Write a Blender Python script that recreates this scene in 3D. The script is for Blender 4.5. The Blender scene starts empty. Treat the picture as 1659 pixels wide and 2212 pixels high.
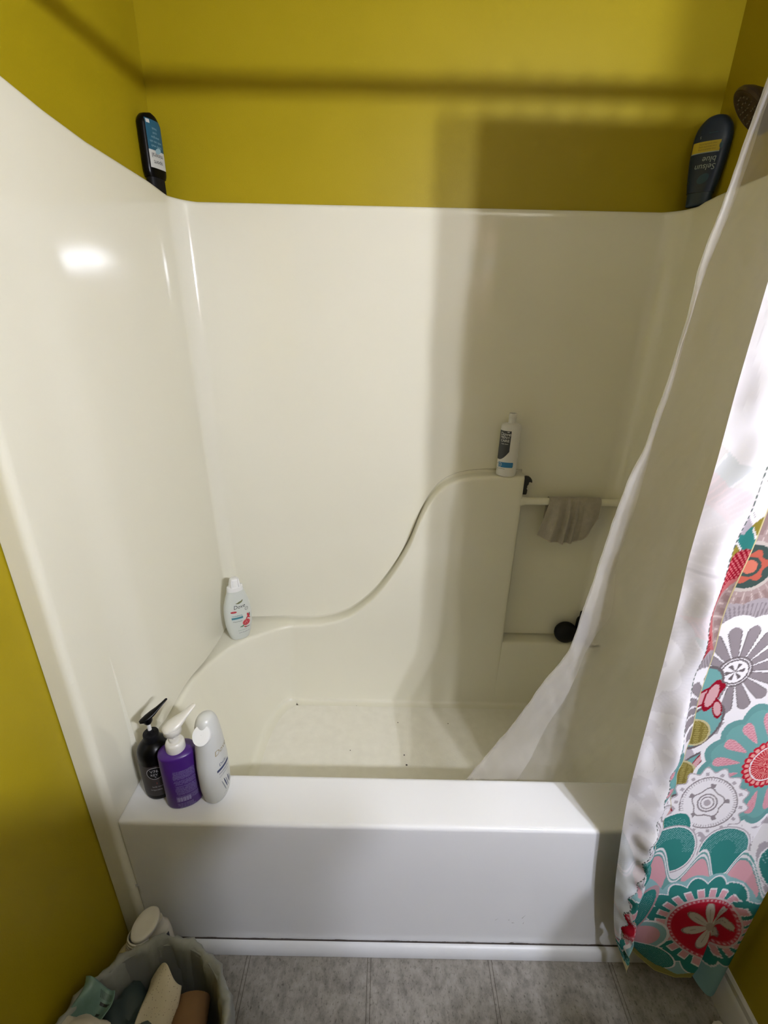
import bpy, math, random
import numpy as np
from mathutils import Vector, Matrix, noise as mnoise
random.seed(7); rng = np.random.default_rng(7)
PI = math.pi
scene = bpy.context.scene
COL = scene.collection

# ------------------------------------------------------------------ materials
def srgb(r, g, b):
    f = lambda c: (c/255/12.92) if c/255 <= .04045 else ((c/255+.055)/1.055)**2.4
    return (f(r), f(g), f(b), 1)

class NT:
    def __init__(s, name):
        s.m = bpy.data.materials.new(name); s.m.use_nodes = True
        s.t = s.m.node_tree; s.n = s.t.nodes; s.l = s.t.links
        s.b = s.n['Principled BSDF']; s.out = s.n['Material Output']
    def add(s, typ, **kw):
        nd = s.n.new(typ)
        for k, v in kw.items():
            setattr(nd, k, v)
        return nd
    def link(s, a, b): s.l.new(a, b)
    def coord(s):
        return s.add('ShaderNodeTexCoord').outputs['Object']
    def noise(s, scale, detail=3, rough=.5, vec=None, stretch=None):
        nd = s.add('ShaderNodeTexNoise')
        nd.inputs['Scale'].default_value = scale; nd.inputs['Detail'].default_value = detail
        nd.inputs['Roughness'].default_value = rough
        v = vec or s.coord()
        if stretch:
            mp = s.add('ShaderNodeMapping'); mp.inputs['Scale'].default_value = stretch
            s.link(v, mp.inputs['Vector']); v = mp.outputs[0]
        s.link(v, nd.inputs['Vector'])
        return nd.outputs['Fac']
    def ramp(s, fac, stops):
        nd = s.add('ShaderNodeValToRGB'); e = nd.color_ramp.elements
        e[0].position, e[0].color = stops[0][0], stops[0][1]
        e[1].position, e[1].color = stops[-1][0], stops[-1][1]
        for p, c in stops[1:-1]:
            q = e.new(p); q.color = c
        s.link(fac, nd.inputs[0]); return nd.outputs[0]
    def bump(s, fac, strength=.2, dist=.001):
        nd = s.add('ShaderNodeBump'); nd.inputs['Strength'].default_value = strength
        nd.inputs['Distance'].default_value = dist
        s.link(fac, nd.inputs['Height']); s.link(nd.outputs[0], s.b.inputs['Normal'])
        return nd
    def mathn(s, op, a, b=None):
        nd = s.add('ShaderNodeMath', operation=op)
        for i, v in enumerate((a, b)):
            if v is None: continue
            if isinstance(v, (int, float)): nd.inputs[i].default_value = v
            else: s.link(v, nd.inputs[i])
        return nd.outputs[0]

def mat(name, col, rough=.4, spec=.5, vary=.04, bump=0, bscale=300, metal=0, coat=0, sss=0, scale=8):
    t = NT(name)
    c = col if len(col) == 4 else (*col, 1)
    lo = tuple(x*(1-vary) for x in c[:3])+(1,); hi = tuple(min(1, x*(1+vary)) for x in c[:3])+(1,)
    t.link(t.ramp(t.noise(scale), [(.3, lo), (.7, hi)]), t.b.inputs['Base Color'])
    t.b.inputs['Roughness'].default_value = rough
    t.b.inputs['Specular IOR Level'].default_value = spec
    t.b.inputs['Metallic'].default_value = metal
    t.b.inputs['Coat Weight'].default_value = coat
    if sss:
        t.b.inputs['Subsurface Weight'].default_value = sss
        t.b.inputs['Subsurface Radius'].default_value = (.01, .01, .01)
    if bump: t.bump(t.noise(bscale, 4), bump, .001)
    return t.m

# ------------------------------------------------------------------ mesh helpers
def link(name, me, mats, parent=None, smooth=True, sharp=None):
    for m in (mats if isinstance(mats, (list, tuple)) else [mats]): me.materials.append(m)
    if smooth:
        me.polygons.foreach_set('use_smooth', [True]*len(me.polygons))
        if sharp: me.set_sharp_from_angle(angle=math.radians(sharp))
    me.update()
    o = bpy.data.objects.new(name, me); COL.objects.link(o)
    if parent: o.parent = parent
    return o

class MB:
    def __init__(s): s.v = []; s.f = []; s.mi = []
    def grid(s, rows, closed=False, mi=0, caps=(False, False), flip=False):
        b = len(s.v); R = len(rows); n = len(rows[0])
        for r in rows: s.v += [tuple(p) for p in r]
        for i in range(R-1):
            for j in range(n if closed else n-1):
                a = b+i*n+j; c = b+i*n+(j+1) % n
                q = (a, c, c+n, a+n)
                s.f.append(q[::-1] if flip else q); s.mi.append(mi)
        if caps[0]:
            s.f.append(tuple(b+j for j in range(n))[::-1] if not flip else tuple(b+j for j in range(n))); s.mi.append(mi)
        if caps[1]:
            k = b+(R-1)*n
            s.f.append(tuple(k+j for j in range(n)) if not flip else tuple(k+j for j in range(n))[::-1]); s.mi.append(mi)
        return s
    def box(s, lo, hi, mi=0):
        x0, y0, z0 = lo; x1, y1, z1 = hi; b = len(s.v)
        s.v += [(x0,y0,z0),(x1,y0,z0),(x1,y1,z0),(x0,y1,z0),(x0,y0,z1),(x1,y0,z1),(x1,y1,z1),(x0,y1,z1)]
        for q in ((0,3,2,1),(4,5,6,7),(0,1,5,4),(1,2,6,5),(2,3,7,6),(3,0,4,7)):
            s.f.append(tuple(b+k for k in q)); s.mi.append(mi)
        return s
    def tube(s, pts, rad, n=16, mi=0, caps=(True, True), flat=1.0):
        pts = [Vector(p) for p in pts]; rows = []
        up = None
        for i, p in enumerate(pts):
            d = (pts[min(i+1, len(pts)-1)]-pts[max(i-1, 0)]).normalized()
            if up is None:
                up = Vector((0, 0, 1)) if abs(d.z) < .9 else Vector((0, 1, 0))
            a = d.cross(up).normalized(); bb = a.cross(d).normalized(); up = bb
            r = rad[i] if isinstance(rad, (list, tuple)) else rad
            rows.append([p + a*r*math.cos(2*PI*k/n) + bb*r*flat*math.sin(2*PI*k/n) for k in range(n)])
        s.grid(rows, True, mi, caps); return s
    def raw(s, v, f, mi=0):
        b = len(s.v); s.v += [tuple(p) for p in v]
        for q in f: s.f.append(tuple(b+k for k in q)); s.mi.append(mi)
        return s
    def build(s, name, mats, parent=None, smooth=True, sharp=None):
        me = bpy.data.meshes.new(name); me.from_pydata(s.v, [], s.f); me.update()
        me.polygons.foreach_set('material_index', s.mi)
        return link(name, me, mats, parent, smooth, sharp)

def thing(name, label, cat, loc=(0, 0, 0), rotz=0, group=None):
    o = bpy.data.objects.new(name, None); COL.objects.link(o); o.empty_display_size = .05
    o.location = loc; o.rotation_euler = (0, 0, rotz)
    return tag(o, label, cat, group)
def tag(o, label, cat, group=None):
    o['label'] = label; o['category'] = cat
    if group: o['group'] = group
    return o
def struct(o): o['kind'] = 'structure'; return o

def lerp(a, b, t): return a+(b-a)*t
def smooth01(t): t = max(0, min(1, t)); return t*t*(3-2*t)
def interp(x, xs, ys): return float(np.interp(x, xs, ys))
def spline(xs, ys, x):           # smooth (monotone cubic) interpolation
    xs = list(xs); ys = list(ys)
    if x <= xs[0]: return ys[0]
    if x >= xs[-1]: return ys[-1]
    i = max(k for k in range(len(xs)-1) if xs[k] <= x)
    d = [(ys[k+1]-ys[k])/(xs[k+1]-xs[k]) for k in range(len(xs)-1)]
    def m(k):
        if k == 0: return d[0]
        if k == len(xs)-1: return d[-1]
        return 0 if d[k-1]*d[k] <= 0 else 2*d[k-1]*d[k]/(d[k-1]+d[k])
    h = xs[i+1]-xs[i]; t = (x-xs[i])/h
    return (2*t**3-3*t*t+1)*ys[i]+(t**3-2*t*t+t)*h*m(i)+(-2*t**3+3*t*t)*ys[i+1]+(t**3-t*t)*h*m(i+1)

def rounded(pts, cuts, nseg, nline):
    """rounded polyline: pts 3D, cuts[i] for inner points, nseg samples a corner, nline[i] samples per straight"""
    P = [Vector(p) for p in pts]; out = [P[0]]; last = P[0]
    for i in range(1, len(P)):
        a, b = P[i-1], P[i]; L = (b-a).length
        end = b
        if i < len(P)-1:
            c = P[i+1]; cut = min(cuts[i-1], .45*L, .45*(c-b).length)
            end = b+(a-b)*(cut/L if L > 1e-9 else 0)
        for k in range(1, nline[i-1]+1): out.append(last.lerp(end, k/nline[i-1]))
        if i < len(P)-1:
            L2 = (c-b).length
            q = b+(c-b)*(cut/L2 if L2 > 1e-9 else 0)
            for k in range(1, nseg+1):
                t = k/nseg; out.append(end*(1-t)**2+b*2*t*(1-t)+q*t*t)
            last = q
    return out

def superring(a, b, n, cx, cy, z, N=40, dx=0):
    r = []
    for k in range(N):
        t = 2*PI*k/N; c, s_ = math.cos(t), math.sin(t)
        r.append((cx+a*math.copysign(abs(s_)**(2/n), s_), cy-b*math.copysign(abs(c)**(2/n), c), z))
    return r

class Bottle:
    """lofted body: sections (h, half width, half depth, exponent, cx, cy); front is local -y"""
    def __init__(s, secs): s.secs = [tuple(q)+(0,)*(6-len(q)) for q in secs]; s.hs = [q[0] for q in s.secs]
    def at(s, h): return tuple(spline(s.hs, [q[i] for q in s.secs], h) for i in range(1, 6))
    def mb(s, step=.004, mi=0, N=44, m=None):
        m = m or MB(); hs = []
        for a, b in zip(s.hs, s.hs[1:]):
            k = max(1, int(math.ceil((b-a)/step))); hs += [a+(b-a)*j/k for j in range(k)]
        hs.append(s.hs[-1])
        rows = []
        for h in hs:
            a, b, n, cx, cy = s.at(h); rows.append(superring(a, b, n, cx, cy, h, N))
        m.grid(rows, True, mi, (True, True)); return m
    def pt(s, u, h, off=.0005, th0=0):
        """u: arc distance (m) from the front middle, turned by th0"""
        a, b, n, cx, cy = s.at(h)
        t = th0+u/((a+b)/2)
        c, q = math.cos(t), math.sin(t)
        return Vector((cx+(a+off)*math.copysign(abs(q)**(2/n), q), cy-(b+off)*math.copysign(abs(c)**(2/n), c), h))
    def ptx(s, x, h, off=.0005, side=-1):
        """point above flat front coordinate x"""
        a, b, n, cx, cy = s.at(h); t = min(.999, abs(x)/a)
        return Vector((cx+x, cy+side*(b*(1-t**n)**(1/n)+off), h))

def patch(m, fn, u0, u1, lo, hi, nu=16, nv=10, mi=0, flip=False):
    lo_ = lo if callable(lo) else (lambda u: lo); hi_ = hi if callable(hi) else (lambda u: hi)
    rows = []
    for j in range(nv+1):
        rows.append([fn(lerp(u0, u1, i/nu), lerp(lo_(lerp(u0, u1, i/nu)), hi_(lerp(u0, u1, i/nu)), j/nv)) for i in range(nu+1)])
    m.grid(rows, False, mi, flip=flip)
def ell_patch(m, fn, cu, ch, ru, rh, mi=0, n=24, rings=4, rot=0, inner=0):
    rows = []
    for i in range(rings+1):
        k = lerp(inner, 1, i/rings)
        if k == 0: k = .001
        row = []
        for j in range(n):
            t = 2*PI*j/n; x = ru*k*math.cos(t); y = rh*k*math.sin(t)
            row.append(fn(cu+x*math.cos(rot)-y*math.sin(rot), ch+x*math.sin(rot)+y*math.cos(rot)))
        rows.append(row)
    m.grid(rows, True, mi, flip=True)

def text_verts(s, size):
    cu = bpy.data.curves.new('t', 'FONT'); cu.body = s; cu.size = size; cu.align_x = 'CENTER'; cu.align_y = 'CENTER'
    cu.resolution_u = 3
    o = bpy.data.objects.new('t', cu); COL.objects.link(o)
    dg = bpy.context.evaluated_depsgraph_get(); dg.update()
    me = bpy.data.meshes.new_from_object(o.evaluated_get(dg))
    v = [(p.co.x, p.co.y) for p in me.vertices]; f = [tuple(p.vertices) for p in me.polygons]
    bpy.data.objects.remove(o); bpy.data.curves.remove(cu); bpy.data.meshes.remove(me)
    return v, f
def text(m, fn, s, size, cu=0, ch=0, rot=0, mi=0, sx=1, slant=0, bold=0):
    v, f = text_verts(s, size); P = []
    for x, y in v:
        x = x*sx+slant*y
        P.append(fn(cu+x*math.cos(rot)-y*math.sin(rot), ch+x*math.sin(rot)+y*math.cos(rot)))
    m.raw(P, f, mi)

# ------------------------------------------------------------------ camera (values for a 1659 x 2212 frame)
cam_d = bpy.data.cameras.new('camera'); cam = bpy.data.objects.new('camera', cam_d); COL.objects.link(cam)
cam.location = (.6503, -1.5523, 1.5733); cam.rotation_euler = (1.1779, -.0205, .0062)
cam_d.sensor_fit = 'VERTICAL'; cam_d.sensor_height = 24; cam_d.lens = 24*1003.4/2212
cam_d.clip_start = .01
scene.camera = cam

# ------------------------------------------------------------------ shared materials
def fiberglass(name='fiberglass_warm_bounce_tint', a=(.805, .782, .65, 1), b=(.825, .802, .67, 1)):  # default colours carry the yellow bounce light of the alcove
    t = NT(name)
    n = t.noise(2.2, 2)
    t.link(t.ramp(n, [(.3, a), (.7, b)]), t.b.inputs['Base Color'])
    t.b.inputs['Roughness'].default_value = .10; t.b.inputs['Specular IOR Level'].default_value = .42
    w = t.noise(5.5, 2); t.bump(w, .06, .004)
    return t.m
M_FG = fiberglass(); M_FGW = fiberglass('fiberglass_cool_light_tint', (.84, .85, .88, 1), (.86, .87, .90, 1))  # same plastic twice: yellow bounce tinted into panels, cool light into apron
def tubfloor():
    t = NT('textured_tub_floor')
    t.link(t.ramp(t.noise(30, 5), [(.3, (.79, .765, .66, 1)), (.7, (.84, .815, .71, 1))]), t.b.inputs['Base Color'])  # cream tint holds the yellow bounce light, as on the panels
    t.b.inputs['Roughness'].default_value = .5; t.bump(t.noise(260, 3), .35, .001); return t.m
M_FLOORFG = tubfloor()
def paint():
    t = NT('yellow_wall_paint')
    t.link(t.ramp(t.noise(3, 3), [(.3, (.365, .280, .006, 1)), (.7, (.395, .303, .008, 1))]), t.b.inputs['Base Color'])
    t.b.inputs['Roughness'].default_value = .42; t.b.inputs['Specular IOR Level'].default_value = .22
    t.bump(t.noise(330, 4, .7), .25, .0012); return t.m
M_WALL = paint()
M_CEIL = mat('ceiling_paint', (.46, .44, .34), .8, bump=.3, bscale=120)
M_TRIM = mat('white_painted_trim', (.66, .67, .70), .4, bump=.15, bscale=60)
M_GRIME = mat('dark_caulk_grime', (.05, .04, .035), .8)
M_BLACK = mat('black_plastic', (.0015, .0015, .002), .3, .18)
M_BLACKM = mat('black_matt_plastic', (.006, .006, .007), .55, .2)
M_WHITE = mat('white_plastic', (.78, .78, .76), .3)
M_INK = mat('dark_print', (.02, .025, .03), .5)
M_CHROME = mat('brushed_chrome', (.55, .55, .55), .25, metal=1)

# ------------------------------------------------------------------ room shell
XR, YB, ZC = 1.524, -2.2, 2.44
XE, YJ = 2.35, -1.35          # the room widens behind the tub alcove's right wall
def slab(name, lo, hi, m): return struct(MB().box(lo, hi).build(name, m, smooth=False))
slab('wall_back', (-.12, 0, 0), (XR+.12, .12, ZC), M_WALL)
slab('wall_left', (-.12, YB-.12, 0), (0, 0, ZC), M_WALL)
slab('wall_right', (XR, YJ, 0), (XE+.12, 0, ZC), M_WALL)
M_DARKWALL = mat('light_absorbing_wall', (.085, .05, .03), .5, vary=.3)  # made-up dark finish for unseen walls, to soak up bounce light
slab('wall_side', (XE, YB-.12, 0), (XE+.12, YJ, ZC), M_DARKWALL)
slab('wall_front', (0, YB-.12, 0), (XE, YB, ZC), M_DARKWALL)
slab('ceiling', (-.12, YB-.12, ZC), (XE+.12, .12, ZC+.1), M_CEIL)

def floor_mat():
    t = NT('grey_vinyl_tile')
    co = t.coord(); sep = t.add('ShaderNodeSeparateXYZ'); t.link(co, sep.inputs[0])
    T = .3209
    def line(axis, off):
        v = t.mathn('ADD', sep.outputs[axis], -off+T*40)
        v = t.mathn('MODULO', v, T)
        v = t.mathn('ABSOLUTE', t.mathn('SUBTRACT', v, T/2))          # T/2 on the line
        return t.mathn('SUBTRACT', T/2, v)                            # distance to nearest line
    d = t.mathn('MINIMUM', line(0, .3182), line(1, -.68))
    g = t.mathn('LESS_THAN', t.mathn('ABSOLUTE', t.mathn('SUBTRACT', d, .0045)), .0011)
    n1 = t.noise(34, 7, .68, stretch=(1.15, .85, 1)); n2 = t.noise(120, 5, .7, stretch=(1.3, .8, 1)); n3 = t.noise(12, 3)
    base = t.ramp(n1, [(.28, (.125, .113, .10, 1)), (.5, (.24, .223, .20, 1)), (.75, (.34, .318, .29, 1))])
    fl = t.ramp(n2, [(.33, (.30, .28, .26, 1)), (.45, (1, 1, 1, 1))])
    mx = t.add('ShaderNodeMixRGB', blend_type='MULTIPLY'); mx.inputs[0].default_value = .75
    t.link(base, mx.inputs[1]); t.link(fl, mx.inputs[2])
    m2 = t.add('ShaderNodeMixRGB', blend_type='MULTIPLY'); m2.inputs[2].default_value = (.50, .47, .44, 1)
    t.link(g, m2.inputs[0]); t.link(mx.outputs[0], m2.inputs[1])
    t.link(m2.outputs[0], t.b.inputs['Base Color'])
    t.b.inputs['Roughness'].default_value = .45; t.b.inputs['Specular IOR Level'].default_value = .3
    h = t.mathn('SUBTRACT', n2, t.mathn('MULTIPLY', g, 1.5)); t.bump(h, .3, .0015)
    return t.m
slab('floor', (-.12, YB-.12, -.1), (XE+.12, .12, 0), floor_mat())

# quarter-round trim under the apron, and the baseboards
def prism_x(prof, x0, x1):
    n = len(prof); m = MB()
    nx = 30
    m.grid([[(lerp(x0, x1, i/nx), p[0], p[1]) for p in prof] for i in range(nx+1)], True, 0, (True, True), flip=True); return m
YA, HD = -.841, .491
prof = [(YA+.002, .001)]+[(YA-.022*math.cos(PI/2*k/8)+.0, .001+.030*math.sin(PI/2*k/8)) for k in range(9)]+[(YA+.002, .031)]
tr = struct(prism_x(prof, .01, XR-.016).build('trim_1', M_TRIM, sharp=40))
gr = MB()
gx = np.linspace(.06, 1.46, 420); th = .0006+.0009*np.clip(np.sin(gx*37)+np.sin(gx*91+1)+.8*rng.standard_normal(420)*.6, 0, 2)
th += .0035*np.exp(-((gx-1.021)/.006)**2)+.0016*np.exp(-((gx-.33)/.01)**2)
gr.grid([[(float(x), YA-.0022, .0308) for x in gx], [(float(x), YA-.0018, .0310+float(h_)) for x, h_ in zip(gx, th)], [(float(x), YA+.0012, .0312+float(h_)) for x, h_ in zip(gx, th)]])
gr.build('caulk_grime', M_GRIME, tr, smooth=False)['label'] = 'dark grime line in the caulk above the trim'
bb = MB()
P = [(XR, 0), (XR-.015, 0), (XR-.015, .085), (XR-.011, .093), (XR-.008, .096), (XR-.008, .112), (XR-.003, .118), (XR, .118)]
bb.grid([[(x, lerp(YA-.023, YJ, k/4), z) for x, z in P] for k in range(5)], True, 0, (True, True))
struct(bb.build('baseboard_right', mat('baseboard_paint', (.62, .60, .58), .45), sharp=30))

# ------------------------------------------------------------------ one-piece tub and wall surround
tub = thing('bathtub', 'white one-piece fibreglass bathtub with moulded wall surround in yellow alcove', 'bathtub', (0, 0, 0))
XL, XRI, YW, RF = .052, XR-.052, -.03, .060
def ztop_side(y): return interp(-y, [.0, .06, .12, .173, .43, .55, .645, .85], [1.867, 1.872, 1.877, 1.881, 1.887, 1.897, 1.910, 1.93])
S_X = [.05, .317, .40, .46, .524, .61, .693, .745, .782, .812, .85, .905, .96, 1.015, 1.12]
S_Z = [.492, .492, .496, .508, .534, .608, .728, .835, .945, 1.010, 1.058, 1.087, 1.098, 1.102, 1.102]
def path():
    """columns: (U plan, L plan, B plan, S, ztop, wall plan, kind)"""
    cols = []
    Ls = [(.317, -.09), (.270, -.112), (.222, -.143), (.180, -.170), (.146, -.198), (.120, -.235), (.101, -.285), (.088, -.345), (.082, -.43)]
    Bs = [(.305, -.088), (.272, -.104), (.248, -.135), (.232, -.180), (.224, -.215), (.217, -.26), (.213, -.32), (.212, -.38), (.212, -.44)]
    def along(pts, t):
        k = t*(len(pts)-1); xs = range(len(pts))
        return (spline(xs, [p[0] for p in pts], k), spline(xs, [p[1] for p in pts], k))
    # left strip
    for x in (.002, .012, .024, .034): cols.append(((x, -.848), None, None, 0, 1.93, (x, -.848), 'strip'))
    r = .016
    for k in range(7):
        a = PI/2*k/6; cols.append(((XL-r+r*math.sin(a), -.848+r-r*math.cos(a)), None, None, 0, 1.93, (max(0, XL-.03-.02*k/6), -.845), 'strip'))
    for y in (-.82, -.80, -.77, -.73): cols.append(((XL, y), None, None, 0, ztop_side(y), (.001, y), 'strip'))
    SL = lambda y: lerp(.494, .552, smooth01((-.20-y)/.32))
    n = 20
    for k in range(n+1):
        y = lerp(-.725, -.435, k/n)
        cols.append(((XL, y), (.082, y), (.212, y-.006), SL(y), ztop_side(y), (.001, y), 'in'))
    # left wall back portion, fillet, back wall up to the crease
    seg = [(XL, lerp(-.43, YW-RF, k/22)) for k in range(22)]
    for k in range(13):
        a = PI/2*k/12; seg.append((XL+RF-RF*math.cos(a), YW-RF+RF*math.sin(a)))
    seg += [(lerp(XL+RF, .317, k/12), YW) for k in range(1, 12)]
    d = [0]
    for a, b in zip(seg, seg[1:]): d.append(d[-1]+math.hypot(a[0]-b[0], a[1]-b[1]))
    tot = d[-1]+.02
    for (x, y), q in zip(seg, d):
        t = 1-q/tot
        zt = ztop_side(y) if x < XL+.001 else lerp(1.867, 1.872, max(0, (XL+RF-x)/RF))
        W = (max(.001, x-(XL if x < XL+RF else 0)*(1-(x-XL)/RF) if x < XL+RF else x), min(-.001, y-YW*(1-(YW-y)/RF)) if x < XL+RF and y > YW-RF else (-.001 if y > YW-.001 else y))
        if x < XL+.0005: W = (.001, y)
        Lp = along(Ls, t); cols.append(((x, y), Lp, along(Bs, t), SL(Lp[1]), zt, W, 'in'))
    # back wall
    xs = list(np.arange(.317, 1.100, .009))+[1.102, 1.108, 1.113, 1.117, 1.1195]
    for x in xs:
        r = .012; e = max(0, x-(1.1195-r)); ly = -.09+(r-math.sqrt(max(0, r*r-e*e)))
        cols.append(((x, YW), (x, ly), (x, -.092), interp(0, [0], [0])+spline(S_X, S_Z, x), 1.867, (x, -.001), 'in'))
    xs = [1.1205]+list(np.arange(1.13, XRI-RF, .012))
    for x in xs:
        cols.append(((x, YW), (x, -.09), (x, -.092), .434, 1.867, (x, -.001), 'in'))
    for k in range(13):
        a = PI/2*k/12; x = XRI-RF+RF*math.sin(a); y = YW-RF+RF*math.cos(a)
        lx = lerp(XRI-RF, XRI-.012, k/12)
        cols.append(((x, y), (lx, lerp(-.09, -.112, k/12)), (lerp(XRI-RF, 1.37, k/12), lerp(-.092, -.15, k/12)), .434, lerp(1.867, 1.872, k/12),
                     (min(XR-.001, x+.05*k/12), min(-.001, y-YW*(1-k/12)+.0)), 'in'))
    n = 26
    for k in range(1, n+1):
        y = lerp(YW-RF, -.725, k/n); S = lerp(.434, .495, smooth01((-.09-y)/.1))
        cols.append(((XRI, y), (XRI-.012, min(y, -.112)), (1.37, min(y, -.16)), S, ztop_side(y), (XR-.001, y), 'in'))
    for y in (-.73, -.77, -.80, -.82): cols.append(((XRI, y), None, None, 0, ztop_side(y), (XR-.001, y), 'strip'))
    r = .016
    for k in range(7):
        a = PI/2*k/6; cols.append(((XRI+r-r*math.cos(a), -.832-r*math.sin(a)), None, None, 0, 1.93, (min(XR-.001, XRI+.03+.02*k/6), -.845), 'strip'))
    for x in (XR-.034, XR-.024, XR-.012, XR-.002): cols.append(((x, -.848), None, None, 0, 1.93, (x, -.848), 'strip'))
    return cols
ZF = .13
def bulge(x, y, z):           # the gentle forward curve of the back panel towards its left corner
    if x > .33: return 0
    k = ((.33-x)/.24)
    return -.016*smooth01(k)*(1-smooth01((z-1.1)/.65))*smooth01((y-(YW-RF))/RF)
DRAFT = .021
def draft(p, U):              # moulded panels lean out slightly towards the top
    k = DRAFT*max(0, min(1, (1.86-p.z)/1.37))
    wy = smooth01((U[1]-(YW-RF-.02))/(RF+.02)); wl = smooth01((XL+RF+.02-U[0])/(RF+.02)); wr = smooth01((U[0]-(XRI-RF-.02))/(RF+.02))
    return Vector((k*(wl-wr)*1.2, -k*.65*wy, 0))
rows = []
for U, L, B, S, zt, W, kind in path():
    if kind == 'strip':
        L = B = U
        pts = [(W[0], W[1], zt), (U[0], U[1], zt), (U[0], U[1], .9), (U[0]+.0, U[1], .5), (U[0], U[1], 0), (U[0], U[1], -.001)]
        pr = rounded(pts[:2]+[pts[2], pts[3], pts[4], pts[5]], [.012, 0, 0, 0], 5, [3, 30, 4, 12, 2])
    else:
        zf = ZF
        lip = .016
        dB = Vector((B[0]-L[0], B[1]-L[1], 0))
        C = (B[0]+(.03 if B[0] < .3 else 0), B[1]-.03, zf) if B[0] < 1.3 else (B[0]-.03, B[1]-.01, zf)
        pts = [(W[0], W[1], zt), (U[0], U[1], zt), (U[0], U[1], S), (L[0], L[1], S), (B[0], B[1], zf), C]
        pr = rounded(pts, [.012, .012, .013, .035], 5, [3, 30, 4, 12, 2])
    if kind != 'strip':
        fr = smooth01((-.60-U[1])/.12)
        pr = [(Vector((p.x, p.y+bulge(p.x, p.y, p.z), p.z))+draft(p, U)*(1-fr)) if 4 < i < 39 else p for i, p in enumerate(pr)]
    rows.append(pr)
m = MB(); m.grid(rows, False, 0, flip=False)
m.build('wall_surround', M_FG, tub, sharp=46)
# tub floor
m = MB(); nx, ny = 30, 14
m.grid([[(lerp(.20, 1.40, i/nx), lerp(-.70, -.085, j/ny), ZF-.0008) for i in range(nx+1)] for j in range(ny+1)])
m.build('tub_floor', M_FLOORFG, tub)
# front wall of the basin, deck and apron in one sweep, flared where it meets the side panels
pp = rounded([(0, -.52, ZF), (0, -.66, ZF), (0, -.712, HD), (0, YA, HD), (0, YA+.0015, .25), (0, YA+.001, 0)], [.05, .012, .011, .0], 7, [3, 12, 10, 12, 6])
nor = []
for i, p in enumerate(pp):
    t = (pp[min(i+1, len(pp)-1)]-pp[max(i-1, 0)]).normalized(); nor.append(Vector((0, t.z, -t.y)))
xs = [XL-.002+.011*(k/8)**1.6 for k in range(9)]+[lerp(.08, XR-.08, k/40) for k in range(41)]+[XRI+.002-.011*(k/8)**1.6 for k in range(8, -1, -1)]
rows = []
for x in xs:
    d = min(x-(XL-.002), XRI+.002-x); r = .009
    off = r-math.sqrt(max(0, r*r-(r-d)**2)) if d < r else 0
    rows.append([Vector((x, p.y, p.z))-nv*off*(1 if (p.z > .2) else 1) for p, nv in zip(pp, nor)])
m = MB(); m.grid(rows, False, 0); apr = m.build('apron', M_FGW, tub, sharp=50)
# scuffs on apron and specks in the tub
M_SCUFF = mat('grey_scuff', (.16, .15, .16), .7)
for (x, z, l, w, a) in [(1.036, .155, .016, .0012, 1.1), (1.039, .128, .008, .001, 1.4), (.968, .142, .012, .0008, .9), (1.012, .128, .007, .002, 0), (1.0, .14, .004, .002, .4)]:
    c, s_ = math.cos(a), math.sin(a); q = []
    for du, dv in ((-l/2, -w/2), (l/2, -w*.1), (l/2, w*.1), (-l/2, w/2)): q.append((x+du*c-dv*s_, YA-.0006, z+du*s_+dv*c))
    MB().raw(q, [(0, 1, 2, 3)]).build('scuff_mark', M_SCUFF, apr, smooth=False)
for (x, y, r) in [(.725, -.20, .0022), (.745, -.345, .003), (.752, -.385, .0035), (.55, -.33, .002), (.92, -.20, .0022), (.56, -.12, .0013)]:
    MB().raw([(x+r*math.cos(2*PI*k/8)*(.7+.5*rng.random()), y+r*math.sin(2*PI*k/8), ZF+.0004) for k in range(8)], [tuple(range(8))]).build('dirt_speck', M_GRIME, tub, smooth=False)
# moulded bar across the recess
m = MB(); n = 24
rowsb = []
for x, r in [(1.112, .020), (1.122, .016), (1.135, .0125)]+[(lerp(1.15, 1.43, k/8), .0115) for k in range(9)]+[(1.45, .0125), (1.462, .016), (1.475, .02)]:
    rowsb.append([(x, -.072+r*math.cos(2*PI*k/n), 1.012+r*1.15*math.sin(2*PI*k/n)) for k in range(n)])
m.grid(rowsb, True, 0, (True, True), flip=True); m.build('towel_bar', M_FG, tub)

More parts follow.
